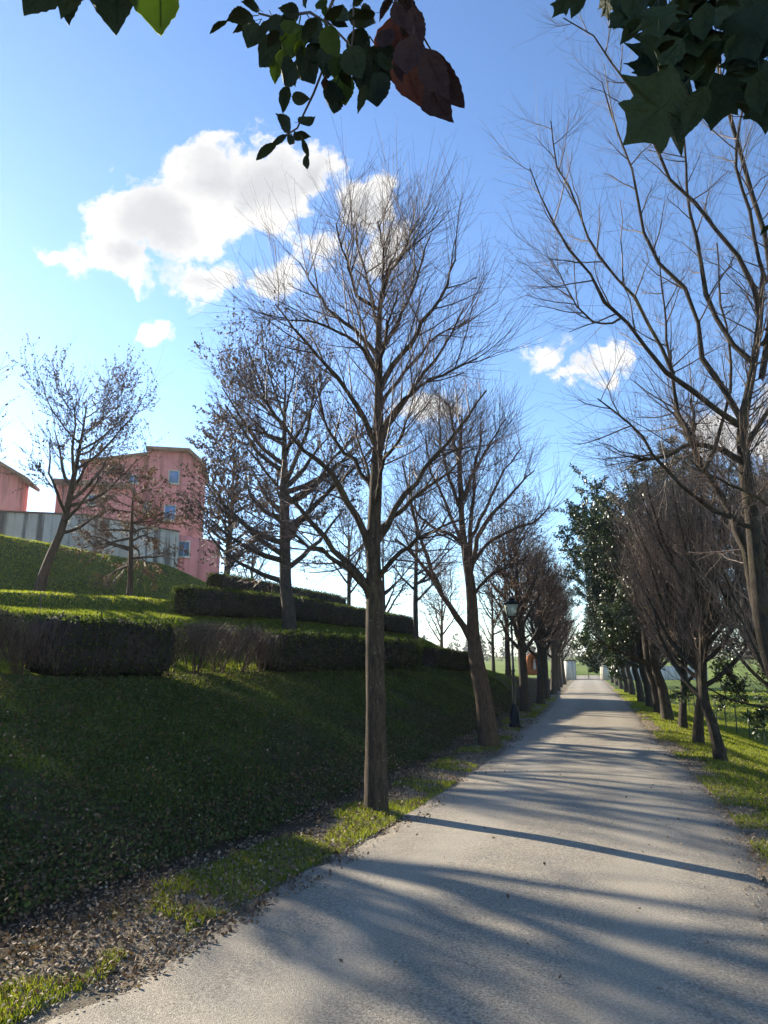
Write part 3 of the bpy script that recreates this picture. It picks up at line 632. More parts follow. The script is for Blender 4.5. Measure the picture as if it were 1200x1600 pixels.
# ------------------------------------------------------------------ hedges
def hedge_line(d0, Ya, Yb, n): 
    Y = np.linspace(Ya, Yb, n); return np.stack([XC(Y) - d0 / .92, Y], -1)
def hedge(label, d0, Ya, Yb, width, h, seed, brown=None, nleaf=20000, lz=0, group='clipped hedges on the terraces', leafL=(.035, .06), top_fn=None, legs=False, gap=.02, zb=None):
    rs = RS(seed); n = 40; C = hedge_line(d0, Ya, Yb, n)
    T = nrm(np.gradient(C, axis=0)); Nn = np.stack([-T[:, 1], T[:, 0]], -1)
    z0 = terrain(C[:, 0], C[:, 1], False)
    base = np.array([C[0, 0], C[0, 1], z0[0]]); root = thing('hedge', label, 'hedge', base, group=group)
    def pos(t, w, z):                          # t along 0..1, w across -1..1, z 0..1
        x = t * (n - 1); i = np.minimum(x.astype(int), n - 2); f = (x - i)[:, None]
        c = C[i] * (1 - f) + C[i + 1] * f; nn = Nn[i]; zz = z0[i] * (1 - f[:, 0]) + z0[i + 1] * f[:, 0]
        lo = gap + (zb(t) if zb else 0)
        q = c + nn * (w * width / 2)[:, None]
        return np.column_stack([q, zz + lo + z * (h - lo)]) - base
    # woody core, wrinkled, kept inside the leaf skin
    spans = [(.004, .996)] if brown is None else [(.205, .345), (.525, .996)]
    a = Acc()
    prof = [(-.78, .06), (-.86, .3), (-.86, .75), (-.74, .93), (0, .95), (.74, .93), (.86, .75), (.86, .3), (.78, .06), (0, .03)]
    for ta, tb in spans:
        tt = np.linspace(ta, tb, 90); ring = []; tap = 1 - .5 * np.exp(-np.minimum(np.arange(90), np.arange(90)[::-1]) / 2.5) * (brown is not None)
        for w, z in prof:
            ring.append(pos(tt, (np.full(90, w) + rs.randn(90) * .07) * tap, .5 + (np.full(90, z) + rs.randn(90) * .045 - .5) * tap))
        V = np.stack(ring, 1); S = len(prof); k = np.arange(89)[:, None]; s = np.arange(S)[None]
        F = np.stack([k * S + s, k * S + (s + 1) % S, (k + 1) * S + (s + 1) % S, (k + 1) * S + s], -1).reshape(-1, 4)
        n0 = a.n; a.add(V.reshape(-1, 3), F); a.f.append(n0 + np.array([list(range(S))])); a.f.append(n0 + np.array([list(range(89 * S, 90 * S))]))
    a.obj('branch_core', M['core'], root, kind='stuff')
    # leaf skin
    L = Yb - Ya; nl = nleaf; t = rs.rand(nl); side = rs.randint(0, 4, nl); w = rs.rand(nl) * 2 - 1; z = rs.rand(nl)
    w = np.where(side == 0, -1 + .12 * rs.rand(nl), np.where(side == 1, 1 - .12 * rs.rand(nl), w)); z = np.where(side >= 2, 1 - .08 * rs.rand(nl) ** 1.5, z)
    end = rs.rand(nl) < .06; t = np.where(end, np.where(rs.rand(nl) < .5, .003 * rs.rand(nl), 1 - .003 * rs.rand(nl)), t); w = np.where(end, rs.rand(nl) * 2 - 1, w); z = np.where(end, rs.rand(nl), z)
    P = pos(t, w, z); P += .03 * rs.randn(nl, 3)
    P[:, 2] += .05 * vnoise(t * L * 1.1, t * 0, .5, seed) * (z > .5)
    if brown is not None:
        bm = brown(t); keep = rs.rand(nl) > bm; P = P[keep]
        nt = int(nleaf * .34); t2 = rs.rand(nt); t2 = t2[rs.rand(nt) < brown(t2)]; m_ = len(t2)
        Q = pos(t2, (rs.rand(m_) * 2 - 1) * .95, rs.rand(m_) * .7)
        d = rs.randn(m_, 3) * .35; d[:, 2] = 1; d = nrm(d); l = (.18 + .25 * rs.rand(m_))
        K = 4; ss = np.linspace(0, 1, K)[None, :, None]; PP = Q[:, None] + d[:, None] * ss * l[:, None, None] + rs.randn(m_, K, 3) * .008
        hmax = pos(t2, np.zeros(m_), np.ones(m_))[:, 2] + .02 + .07 * rs.randn(m_); PP[:, :, 2] = np.minimum(PP[:, :, 2], hmax[:, None])
        tw = Acc(); tubes(tw, PP, np.full((m_, K), .0034) * np.linspace(1.2, .6, K), 3, rs.rand(m_)); tw.obj('twigs', M['twig_brown'], root, kind='stuff')
    lf = Acc(); leaves(lf, rs, P, leafL, .6, -.1, .3); lf.obj('leaves', M['hedge_leaf'], root, smooth=False, kind='stuff')
    if legs:
        nst = int(L / .75)
        for i in range(nst):
            tc_ = (i + .3 + .4 * rs.rand()) / nst; c0 = pos(np.array([tc_]), np.array([0.]), np.array([0.]))[0]
            gz = float(np.interp(tc_, np.linspace(0, 1, n), z0)) - base[2]
            a = Acc(); m_ = 9; p0 = np.array([c0[0], c0[1], gz - .05]) + rs.randn(m_, 3) * np.array([.06, .06, 0]); p1 = np.column_stack([c0[0] + rs.randn(m_) * .22, c0[1] + rs.randn(m_) * .22, np.full(m_, gz + .65)])
            ss = np.linspace(0, 1, 5)[None, :, None]; PP = p0[:, None] * (1 - ss) + p1[:, None] * ss + rs.randn(m_, 5, 3) * .012
            tubes(a, PP, np.full((m_, 5), .012), 4, rs.rand(m_), .1, rs); a.obj('stem', M['bark_warm'], root)
    return root
hedge('long front hedge, brown and gappy at left, dark at right, along the bank crest', -.1, 7.4, 25.6, .95, .95, 201,
      brown=lambda t: np.where(t < .27, .95 - .75 * sst(.19, .23, t), .2 + .75 * sst(.33, .37, t)) * (1 - sst(.50, .56, t)), nleaf=52000, legs=True, gap=.02,
      zb=lambda t: (.52 + .08 * sst(.3, .36, t)) * (1 - sst(.49, .54, t)) * (1 - .9 * sst(.18, .21, t) * (1 - sst(.33, .37, t))) * (.8 + .4 * np.sin(t * 95)), group=None)
hedge('middle clipped dark green hedge, its square end left of the large dark tree', 3.75, 20.3, 37.5, .8, .80, 203, nleaf=34000)
hedge('uppermost short clipped dark green hedge behind the other two', 6.6, 26.4, 36.5, .8, 1.2, 205, nleaf=22000)
hedge('low dark hedge block right of the gap, behind the leaning tree', .25, 28.0, 33.5, 1.0, .75, 207, nleaf=12000)

# ------------------------------------------------------------------ buildings
def plaster(name, c0, c1, stain=None):
    n = NB(name); c = n.ramp(n.noise(.8, 6, .65), [(.3, c0), (.7, c1)])
    if stain: c = n.mix(n.rng(n.noise(1.2, 5, .6, stretch=(1.6, 1.6, .12)), .47, .62, 0, .85), c, stain)
    n.color(c).set(Roughness=.9, Specular_IOR_Level=.15); n.bump(n.noise(30, 4, .6), .3, .02); return n.m
M['pink'] = plaster('pink_plaster', (.58, .19, .17), (.72, .27, .24), (.40, .14, .12))
M['wall_grey'] = plaster('old_wall_plaster', (.46, .39, .29), (.62, .55, .43), (.10, .075, .055))
M['roof'] = plaster('roof_tile', (.14, .075, .055), (.24, .14, .10))
M['blue'] = NB('blue_shutter').color((.13, .25, .50)).set(Roughness=.5).m
M['glass'] = NB('window_glass').color((.10, .16, .26)).set(Roughness=.08, Specular_IOR_Level=.8).m
M['stone'] = plaster('pale_stone', (.48, .45, .38), (.62, .58, .50), (.28, .25, .20))
M['iron'] = NB('black_iron').color((.012, .014, .016)).set(Roughness=.38, Metallic=.6).m
M['lamp_glass'] = NB('lamp_glass').color((.62, .68, .55)).set(Roughness=.25, Transmission_Weight=.35).m
M['brick'] = plaster('red_brick', (.42, .14, .06), (.55, .22, .10))
M['white'] = NB('white_plaster').color((.78, .77, .72)).set(Roughness=.8).m
M['pole'] = NB('lamp_pole_paint').color((.035, .04, .042)).set(Roughness=.32, Specular_IOR_Level=.6).m

def window(root, x, z, w, h, y, shutters=True, mat=None):
    a = Acc(); t = .09
    for b in ((x - w / 2 - t, x + w / 2 + t, z - h / 2 - t, z - h / 2), (x - w / 2 - t, x + w / 2 + t, z + h / 2, z + h / 2 + t), (x - w / 2 - t, x - w / 2, z - h / 2, z + h / 2), (x + w / 2, x + w / 2 + t, z - h / 2, z + h / 2)):
        box(a, b[0], b[1], y - .06, y + .10, b[2], b[3])
    fr = a.obj('window', M['stone'], root, smooth=False)
    g = Acc(); box(g, x - w / 2, x + w / 2, y + .02, y + .07, z - h / 2, z + h / 2); g.obj('pane', mat or M['glass'], fr, smooth=False)
    b = Acc(); box(b, x - .03, x + .03, y - .01, y + .018, z - h / 2, z + h / 2); box(b, x - w / 2, x + w / 2, y - .008, y + .016, z - .025, z + .025); b.obj('window_bar', M['blue'], fr, smooth=False)
    s = Acc(); box(s, x - w / 2 - .14, x + w / 2 + .14, y - .14, y + .0, z - h / 2 - .16, z - h / 2 - .092); s.obj('sill', M['stone'], fr, smooth=False)
def prism(acc, poly, y0, y1):
    """poly in (x,z) extruded along y"""
    n = len(poly); V = [(x, y0, z) for x, z in poly] + [(x, y1, z) for x, z in poly]
    acc.add(V, np.array([[i, (i + 1) % n, n + (i + 1) % n, n + i] for i in range(n)])); acc.f.append(np.array([list(range(n))[::-1]]) + acc.n - 2 * n); acc.f.append(np.array([list(range(n, 2 * n))]) + acc.n - 2 * n)
def house():
    Y = 58.0; k = FPX / CP / Y
    B = at(98, 872, Y); base = (B[0], Y, B[2] - .6)
    r = thing('pink_house', 'tall pink plastered farmhouse with blue windows, stepped sloping roofs, above the terraces', 'house', base, math.radians(11))
    def X(px): return (at(px, 800, Y)[0] - B[0]) * .985
    def Z(py): return at(300, py, Y)[2] - base[2]
    a = Acc(); prism(a, [(X(222), -5), (X(310), -5), (X(310), Z(718)), (X(285), Z(698)), (X(222), Z(698))], 0, 6); a.obj('wall', M['pink'], r, smooth=False)
    a = Acc(); prism(a, [(X(120), -5), (X(222) - .003, -5), (X(222) - .003, Z(704)), (X(120), Z(722))], .25, 5.5); a.obj('wall', M['pink'], r, smooth=False)
    a = Acc(); prism(a, [(X(98), -5), (X(205), -5), (X(205), Z(770)), (X(98), Z(767))], -2.5, .24); a.obj('wall', M['pink'], r, smooth=False)
    a = Acc(); prism(a, [(X(94), Z(769)), (X(208), Z(772)), (X(208), Z(764)), (X(94), Z(762))], -3.0, .22)
    a.obj('roof', M['roof'], r, smooth=False)
    a = Acc(); prism(a, [(X(117), Z(722) + .01), (X(222) - .01, Z(704) + .01), (X(222) - .01, Z(701)), (X(117), Z(719))], -.25, 5.9); rf = a.obj('roof', M['roof'], r, smooth=False)
    c = Acc(); box(c, X(148), X(156), 1, 1.6, Z(722), Z(711)); c.obj('chimney', M['pink'], rf, smooth=False)
    a = Acc(); prism(a, [(X(219), Z(698) + .01), (X(286), Z(698) + .01), (X(314), Z(720)), (X(316), Z(716)), (X(288), Z(693)), (X(219), Z(693))], -.5, 6.3); rf = a.obj('roof', M['roof'], r, smooth=False)
    c = Acc(); box(c, X(238), X(250), 2, 2.7, Z(694), Z(684)); c.obj('chimney', M['pink'], rf, smooth=False)
    a = Acc(); prism(a, [(X(262), -5), (X(345), -5), (X(345), Z(848)), (X(262), Z(838))], -3.2, -.01); a.obj('wall', M['pink'], r, smooth=False, label='low pink annex wall in front of the house')
    window(r, X(201), Z(743), .62, .6, .22); window(r, X(265), Z(738), .72, 1.0, -.03, mat=M['blue']); window(r, X(262), Z(795), .80, 1.15, -.03, mat=M['blue'])
    window(r, X(226), Z(790), .5, .9, -.03); window(r, X(150), Z(790), .5, .7, -2.53); window(r, X(292), Z(862), .75, 1.1, -3.23)
    # the neighbour at the far left
    Y2 = 52.0; B2 = at(-60, 872, Y2); b2 = (B2[0], Y2, B2[2] - .6)
    r2 = thing('pink_house', 'pink house cut by the left frame edge, with a low brown pitched roof', 'house', b2, math.radians(12))
    def X2(px): return at(px, 800, Y2)[0] - B2[0]
    def Z2(py): return at(0, py, Y2)[2] - b2[2]
    a = Acc(); prism(a, [(X2(-120), 0), (X2(20), 0), (X2(20), Z2(742)), (X2(-40), Z2(712)), (X2(-120), Z2(742))], 0, 2.6); a.obj('wall', M['pink'], r2, smooth=False)
    a = Acc(); prism(a, [(X2(-128), Z2(745)), (X2(-40), Z2(711)), (X2(34), Z2(750)), (X2(35), Z2(745)), (X2(-40), Z2(704)), (X2(-128), Z2(740))], -.6, 3.1); a.obj('roof', M['roof'], r2, smooth=False)
    window(r2, X2(-30), Z2(775), .7, 1.0, -.03, mat=M['blue'])
house()
def long_wall():
    A = at(-260, 790, 29.5); B = at(4, 801, 33.5); C_ = at(130, 806, 37); D = at(277, 832, 42.0)
    r = thing('garden_wall', 'long weathered pale plaster retaining wall with dark streaks on top of the grass slope', 'wall', (A[0], A[1], 5.5))
    pts = [A, B, C_, D]
    for p0, p1 in zip(pts[:-1], pts[1:]):
        d = nrm(p1[:2] - p0[:2]); nn = np.array([-d[1], d[0]]) * .175; V = []
        for p, e in ((p0, 0), (p1, 0)):
            for sgn in (-1, 1):
                q = p[:2] + nn * sgn
                V += [(q[0] - A[0], q[1] - A[1], 0), (q[0] - A[0], q[1] - A[1], p[2] - 5.5)]
        a = Acc(); a.add(V, [(0, 4, 5, 1), (2, 3, 7, 6), (1, 5, 7, 3), (0, 1, 3, 2), (4, 6, 7, 5)]); a.obj('wall_section', M['wall_grey'], r, smooth=False)
        V2 = []
        for p in (p0, p1):
            for sgn in (-1.35, 1.35):
                q = p[:2] + nn * sgn; V2 += [(q[0] - A[0], q[1] - A[1], p[2] - 5.497), (q[0] - A[0], q[1] - A[1], p[2] - 5.42)]
        a = Acc(); a.add(V2, [(0, 4, 5, 1), (2, 3, 7, 6), (1, 5, 7, 3), (0, 1, 3, 2), (4, 6, 7, 5), (0, 2, 6, 4)]); a.obj('coping', M['roof'], r, smooth=False)
    g = thing('wooden_fence', 'short board fence closing the wall end beside the pink house', 'fence', (D[0], D[1], D[2] - 1.6))
    for i in range(9):
        a = Acc(); box(a, -1.2 + i * .14, -1.2 + i * .14 + .115, -.3, -.27, -.6, 1.25 + .03 * (i % 3)); a.obj('board', M['twig_grey'], g, smooth=False)
long_wall()

# ------------------------------------------------------------------ lamp post
def lamp():
    x, y = ground_at(805, 1137); H = 1.62 + (1045 - 942) / FPX * y * 1.02
    r = thing('street_lamp', 'slim black lamp post with a four-sided lantern beside the drive', 'street lamp', (x, y, TZ(x, y)))
    a = Acc(); lathe(a, [(.0, 0), (.17, 0), (.17, .10), (.135, .12), (.125, .42), (.10, .46), (.105, .50), (.07, .56), (.075, .60), (.05, .64), (.0, .64)], 12); a.obj('base', M['iron'], r)
    a = Acc(); lathe(a, [(.045, .62), (.04, 1.5), (.055, 1.52), (.055, 1.56), (.035, 1.6), (.028, H - .62), (.05, H - .60), (.05, H - .57), (.02, H - .54), (.0, H - .54)], 12); a.obj('pole', M['pole'], r)
    z0 = H - .52; z1 = H - .16
    def frus(acc, a0, a1, za, zb):
        V = [(s * a0, t * a0, za) for s, t in ((-1, -1), (1, -1), (1, 1), (-1, 1))] + [(s * a1, t * a1, zb) for s, t in ((-1, -1), (1, -1), (1, 1), (-1, 1))]
        acc.add(V, [(0, 1, 5, 4), (1, 2, 6, 5), (2, 3, 7, 6), (3, 0, 4, 7), (0, 3, 2, 1), (4, 5, 6, 7)])
    g = Acc(); frus(g, .105, .18, z0 + .02, z1 - .01); ln = g.obj('lantern_glass', M['lamp_glass'], r, smooth=False)
    f = Acc()
    for s, t in ((-1, -1), (1, -1), (1, 1), (-1, 1)): tubes(f, [(s * .112, t * .112, z0), (s * .187, t * .187, z1)], [.011, .011], 5)
    frus(f, .13, .12, z0 - .01, z0 + .018); frus(f, .20, .205, z1 - .008, z1 + .015); f.obj('lantern_frame', M['iron'], r, smooth=False)
    f = Acc(); frus(f, .225, .09, z1 + .017, z1 + .11); frus(f, .07, .07, z1 + .112, z1 + .15); frus(f, .10, .03, z1 + .152, z1 + .19); lathe(f, [(.0, z1 + .19), (.02, z1 + .19), (.012, z1 + .24), (0, z1 + .27)], 8); f.obj('lamp_cap', M['iron'], r, smooth=False)
lamp()

# ------------------------------------------------------------------ gate, shrine, fence, vines
def gate():
    Y = 111.0
    for px0, px1, lab in ((884, 899, 'pale square gate pillar on the left of the far gate'), (941, 956, 'pale square gate pillar on the right of the far gate')):
        xa, xb = at(px0, 1062, Y)[0], at(px1, 1062, Y)[0]; w = xb - xa
        r = thing('gate_pillar', lab, 'pillar', ((xa + xb) / 2, Y, 0), group='pillars of the far gate')
        a = Acc(); box(a, -w / 2, w / 2, -w / 2, w / 2, -.2, 2.75); a.obj('shaft', M['stone'], r, smooth=False)
        a = Acc(); box(a, -w / 2 - .1, w / 2 + .1, -w / 2 - .1, w / 2 + .1, 2.753, 2.9); a.obj('cap', M['bark_dark'] if px0 < 900 else M['stone'], r, smooth=False)
    xa, xb = at(899.5, 1062, Y)[0], at(940.5, 1062, Y)[0]; mid = at(920, 1062, Y)[0]
    for x0, x1, lab in ((xa, mid - .03, 'left leaf of the black iron gate closing the drive'), (mid + .03, xb, 'right leaf of the black iron gate closing the drive')):
        r = thing('iron_gate', lab, 'gate', (x0, Y, 0.03), group='leaves of the far iron gate'); w = x1 - x0
        a = Acc()
        box(a, 0, .06, -.03, .03, 0, 2.3); box(a, w - .06, w, -.03, .03, 0, 2.7)
        box(a, .06, w - .06, -.025, .025, .05, .12); box(a, .06, w - .06, -.025, .025, .75, .80); box(a, .06, w - .06, -.025, .025, 2.1, 2.15); a.obj('gate_frame', M['iron'], r, smooth=False)
        for i in range(13):
            b = Acc(); tubes(b, [(.06 + (w - .12) * (i + 1) / 14, 0, .1), (.06 + (w - .12) * (i + 1) / 14, 0, 2.25)], [.009, .009], 4); b.obj('bar', M['iron'], r)
    # low walls continuing from the right pillar
    r = thing('boundary_wall', 'low pale wall running right from the far gate behind the oak trunks', 'wall', (at(956.5, 1062, Y)[0], Y, 0))
    a = Acc(); box(a, 0, 14, -.15, .15, -1.3, 2.0); a.obj('wall_face', M['stone'], r, smooth=False)
gate()
def shrine():
    p = at(835, 1049, 52); r = thing('brick_shrine', 'small arched red brick shrine with a white niche figure beyond the bank', 'shrine', (p[0], 52, p[2] - .25))
    a = Acc(); n = 14; R = .42; H = 1.0
    outer = [(-.52, 0), (.52, 0), (.52, H)] + [(.52 * math.cos(t), H + .52 * math.sin(t)) for t in np.linspace(0.05, PI - .05, n)] + [(-.52, H)]
    inner = [(-.26, .35), (.26, .35), (.26, H)] + [(.26 * math.cos(t), H + .26 * math.sin(t)) for t in np.linspace(0.05, PI - .05, n)] + [(-.26, H)]
    m = len(outer); V = [(x, -.3, z) for x, z in outer] + [(x, -.3, z) for x, z in inner] + [(x, .3, z) for x, z in outer] + [(x, .12, z) for x, z in inner]
    F = []
    for i in range(m):
        j = (i + 1) % m; F += [(i, j, m + j, m + i), (i, 2 * m + i, 2 * m + j, j), (m + i, m + j, 3 * m + j, 3 * m + i)]
    a.add(V, F); a.f.append(np.array([list(range(3 * m, 4 * m))])); a.obj('arch', M['brick'], r, smooth=False)
    a = Acc(); lathe(a, [(0, .36), (.11, .36), (.13, .5), (.09, .8), (.05, .92), (.07, 1.0), (.05, 1.08), (0, 1.1)], 10, (0, -.08, 0)); a.obj('figure', M['white'], r)
shrine()
def fence():
    Y = np.arange(11, 100, 2.6); X = XR(Y) + 4.3; r = thing('wire_fence', 'low green wire mesh fence on thin posts below the right verge', 'fence', (X[0], Y[0], TZ(X[0], Y[0])))
    b = np.array([X[0], Y[0], TZ(X[0], Y[0])]); tops = []
    n = NB('fence_paint'); n.color((.02, .045, .03)).set(Roughness=.5)
    for x, y in zip(X, Y):
        z = TZ(x, y); tops.append((x, y, z)); a = Acc(); tubes(a, np.array([(x, y, z - .2), (x, y, z + 1.15)]) - b, [.024, .024], 6); a.obj('post', n.m, r)
    a = Acc(); T = np.array(tops) - b
    for p0, p1 in zip(T[:-1], T[1:]):
        for h in (.08, .35, .62, .88, 1.08): tubes(a, [p0 + (0, 0, h), p1 + (0, 0, h)], [.004, .004], 3)
        if p0[1] < 34:
            for t in np.linspace(0, 1, 27)[1:-1]:
                q = p0 * (1 - t) + p1 * t; tubes(a, [q + (0, 0, .08), q + (0, 0, 1.08)], [.0022, .0022], 3)
    a.obj('mesh_wire', n.m, r, kind='stuff')
fence()
def vines():
    n = NB('vine_wood'); n.color(n.ramp(n.attr('rnd'), [(0, (.14, .10, .07)), (1, (.30, .23, .17))])).set(Roughness=.9)
    rs = RS(5); root0 = None; L = 70.; a = Acc(); b = Acc()
    for i in range(62):
        x = i * 1.15; m_ = 16
        p0 = np.zeros((m_, 3)) + (x, 0, 0); p0[:, 2] = .05; P = p0[:, None] + np.linspace(0, 1, 5)[None, :, None] * np.column_stack([rs.randn(m_) * .5, rs.randn(m_) * .22, .8 + rs.rand(m_) * .8])[:, None] + rs.randn(m_, 5, 3) * .04
        P[:, 0] = (x, 0, 0); tubes(a, P, np.tile(np.linspace(.03, .008, 5), (m_, 1)), 3, rs.rand(m_))
        if i % 4 == 0: tubes(b, [(x + .4, 0, -.1), (x + .4, 0, 1.6)], [.045, .045], 5, .9)
    for k in range(9):
        y = 50 + k * 4.2; x = XR(y) + 16 + k * .5; z = TZ(x, y)
        if k == 0:
            root0 = thing('vine_row', 'nearest row of bare brown vines on posts beyond the wire fence', 'vine row', (x, y, z), .05, 'vine rows of the vineyard')
            a.obj('vines', n.m, root0, kind='stuff'); b.obj('posts', n.m, root0, kind='stuff')
        else: copy_tree(root0, 'vine_row', '%s row of bare brown vines on posts counted from the fence' % ('', 'second', 'third', 'fourth', 'fifth', 'sixth', 'seventh', 'eighth', 'farthest')[k], (x, y, z), .05, 1, 'vine rows of the vineyard', cat='vine row')
vines()
# a wood on the horizon and field trees
def far_wood():
    rs = RS(8); a = Acc(); n = 520
    x = rs.rand(n) * 900 - 380; y = 300 + 160 * rs.rand(n); z = terrain(x, y, False); H = 5 + 7 * rs.rand(n)
    for i in range(n):
        m_ = 90; u_ = rs.rand(m_); P = np.column_stack([x[i] + rs.randn(m_) * 2.2 * (1.1 - u_), y[i] + rs.randn(m_) * 1.5, z[i] + H[i] * u_])
        leaves(a, rs, P, (.7, 1.5), .7, -.2, .3)
    nb = NB('far_wood_crowns'); nb.color(nb.ramp(nb.attr('rnd'), [(0, (.06, .055, .05)), (.6, (.13, .11, .09)), (1, (.10, .13, .06))])).set(Roughness=1)
    a.obj('distant_wood', nb.m, smooth=False, kind='stuff', label='hazy grey line of distant woodland on the horizon', cat='wood')
far_wood()

# ------------------------------------------------------------------ leaves hanging over the picture
def leaf_mesh(name, mat, outline, cup=.16, nseg=17):
    """outline: half widths along the length 0..1; a curved, folded blade with a midrib"""
    a = Acc(); t = np.linspace(0, 1, nseg); w = np.interp(t, outline[0], outline[1]) * (1 + .09 * (np.arange(nseg) % 2)); V = []; F = []
    for i in range(nseg):
        zc = -.10 * math.sin(t[i] * PI) * 1.2
        for s in (-1, -.5, 0, .5, 1): V.append((s * w[i] + .05 * math.sin(t[i] * 3.2), t[i], zc + cup * abs(s) ** 1.3 * w[i] * 2 + .012 * math.sin(t[i] * 22 + s * 3)))
    for i in range(nseg - 1):
        for j in range(4): F.append((i * 5 + j, i * 5 + j + 1, (i + 1) * 5 + j + 1, (i + 1) * 5 + j))
    n0 = len(V); V2 = [(x, y, z - .008) for x, y, z in V]
    F2 = [tuple(n0 + q for q in f[::-1]) for f in F]
    a.add(V + V2, F + F2); s_ = Acc(); tubes(a, [(0, -.22, .03), (0, -.1, 0), (0, .3, -.09), (0, .9, -.06)], [.014, .013, .010, .004], 4)
    return a.mesh(name, mat)
def lobed_mesh(name, mat):
    tips = [(-.15, -.05), (-.34, -.06), (-.42, .04), (-.34, .12), (-.38, .24), (-.52, .36), (-.62, .50), (-.46, .50), (-.34, .54), (-.33, .64), (-.38, .74), (-.40, .86), (-.27, .83), (-.16, .90), (-.07, 1.02), (0, 1.18)]
    a = Acc(); R = tips; L_ = R + [(-x, y) for x, y in R[:-1][::-1]]
    pts = [(0, 0)] + L_; V = []; rings = (0, .5, 1)
    c = (0, .42)
    V.append((c[0], c[1], -.06)); n = len(pts)
    for f in (.5, 1.):
        for x, y in pts: V.append((c[0] + (x - c[0]) * f, c[1] + (y - c[1]) * f, -.06 * (1 - f) - .22 * f * abs(x) ** 1.3 + .06 * math.sin(6 * x + 5 * y) - .12 * f * max(0, y - .5)))
    F3 = np.array([(0, 1 + i, 1 + (i + 1) % n) for i in range(n)]); F4 = np.array([(1 + i, 1 + n + i, 1 + n + (i + 1) % n, 1 + (i + 1) % n) for i in range(n)])
    a.add(V, [F3, F4]); a.add([(x, y, z - .008) for x, y, z in V], [F3[:, ::-1], F4[:, ::-1]])
    tubes(a, [(0, -.4, .06), (0, -.1, 0), (0, .4, -.065), (0, 1., -.02)], [.014, .013, .010, .004], 4)
    return a.mesh(name, mat)
def m_fg(name, c, c2, tr, trf):
    n = NB(name); o = n.N.new('ShaderNodeObjectInfo').outputs['Random']
    col = n.mix(o, c, c2); col = n.mix(n.rng(n.noise(7, 4, .6), .5, .75, 0, .5), col, tuple(q * .6 for q in c))
    n.color(col).set(Roughness=.6, Specular_IOR_Level=.18); n.translucent(n.mix(.5, col, tr), trf); n.bump(n.noise(14, 3, .5), .3, .05); return n.m
M['fg_green'] = m_fg('leaf_green', (.022, .035, .012), (.08, .11, .02), (.36, .50, .03), .55)
M['fg_dark'] = m_fg('leaf_dark', (.016, .022, .010), (.036, .048, .018), (.12, .17, .02), .26)
M['fg_red'] = m_fg('leaf_red_brown', (.09, .025, .016), (.14, .045, .025), (.45, .11, .03), .4)
M['fg_purple'] = m_fg('leaf_purple', (.035, .016, .016), (.05, .022, .018), (.14, .04, .03), .16)
M['fg_lobed'] = m_fg('leaf_lobed', (.014, .026, .008), (.03, .045, .014), (.05, .09, .012), .16)
M['fg_stem'] = NB('leaf_stem').color((.06, .035, .028)).set(Roughness=.6).m
OV = ([0, .08, .22, .4, .62, .8, .9, 1], [.02, .11, .19, .22, .18, .10, .04, .004]); NAR = ([0, .1, .35, .6, .85, 1], [.02, .1, .17, .17, .09, .004]); BR_ = ([0, .06, .2, .4, .6, .8, .92, 1], [.04, .15, .24, .27, .22, .12, .04, .004])
LM = {}
for mk in ('fg_green', 'fg_dark', 'fg_red', 'fg_purple'):
    LM[mk] = {'o': leaf_mesh('leaf', M[mk], OV), 'n': leaf_mesh('leaf', M[mk], NAR), 'b': leaf_mesh('leaf', M[mk], BR_)}
LM['fg_lobed'] = {'l': lobed_mesh('leaf', M['fg_lobed']), 'o': leaf_mesh('leaf', M['fg_lobed'], OV)}
def put_leaf(root, base, mesh, pb, pt, Yd, rs, tilt=.5, lean=.0):
    A = at(pb[0], pb[1], Yd); Bp = at(pt[0], pt[1], Yd + lean)
    ydir = Vector(Bp - A); L = ydir.length; ydir.normalize()
    view = Vector(A - np.array([0, 0, CAM_H])).normalized()
    zd = -view; zd = (zd - ydir * zd.dot(ydir)).normalized(); xd = ydir.cross(zd).normalized()
    rot = Matrix.Rotation(rs.uniform(-tilt, tilt), 3, ydir)
    Mx = Matrix((rot @ xd, ydir, rot @ zd)).transposed().to_4x4(); Mx = Matrix.Translation(Vector(A - base)) @ Mx @ Matrix.Scale(L, 4)
    o = bpy.data.objects.new('leaf', mesh); COL.objects.link(o); o.parent = root; o.matrix_basis = Mx
    return o
def spray(name, label, Yd, stems, lv, seed):
    """stems: [(width_m, [(px,py)...])], lv: (basepx, tippx, matkey, shape)"""
    rs = RS(seed); base = at(*stems[0][1][0], Yd)
    r = thing(name, label, 'branch', base)
    for w, px in stems:
        P = smooth_line([at(x, y, Yd + .02 * i) - base for i, (x, y) in enumerate(px)], 10)
        a = Acc(); tubes(a, P, np.linspace(w, w * .5, 10), 6, 0, .06, rs); a.obj('stem', M['fg_stem'], r)
    for (bx, by, tx, ty, mk, sh) in lv:
        put_leaf(r, base, LM[mk][sh], (bx, by), (tx, ty), Yd + rs.uniform(-.09, .12), rs, .9 if math.hypot(tx - bx, ty - by) < 50 else .3, rs.uniform(-.04, .04))
    return r
def c5(x, y): return 320 + x / 2.857, y / 2.857
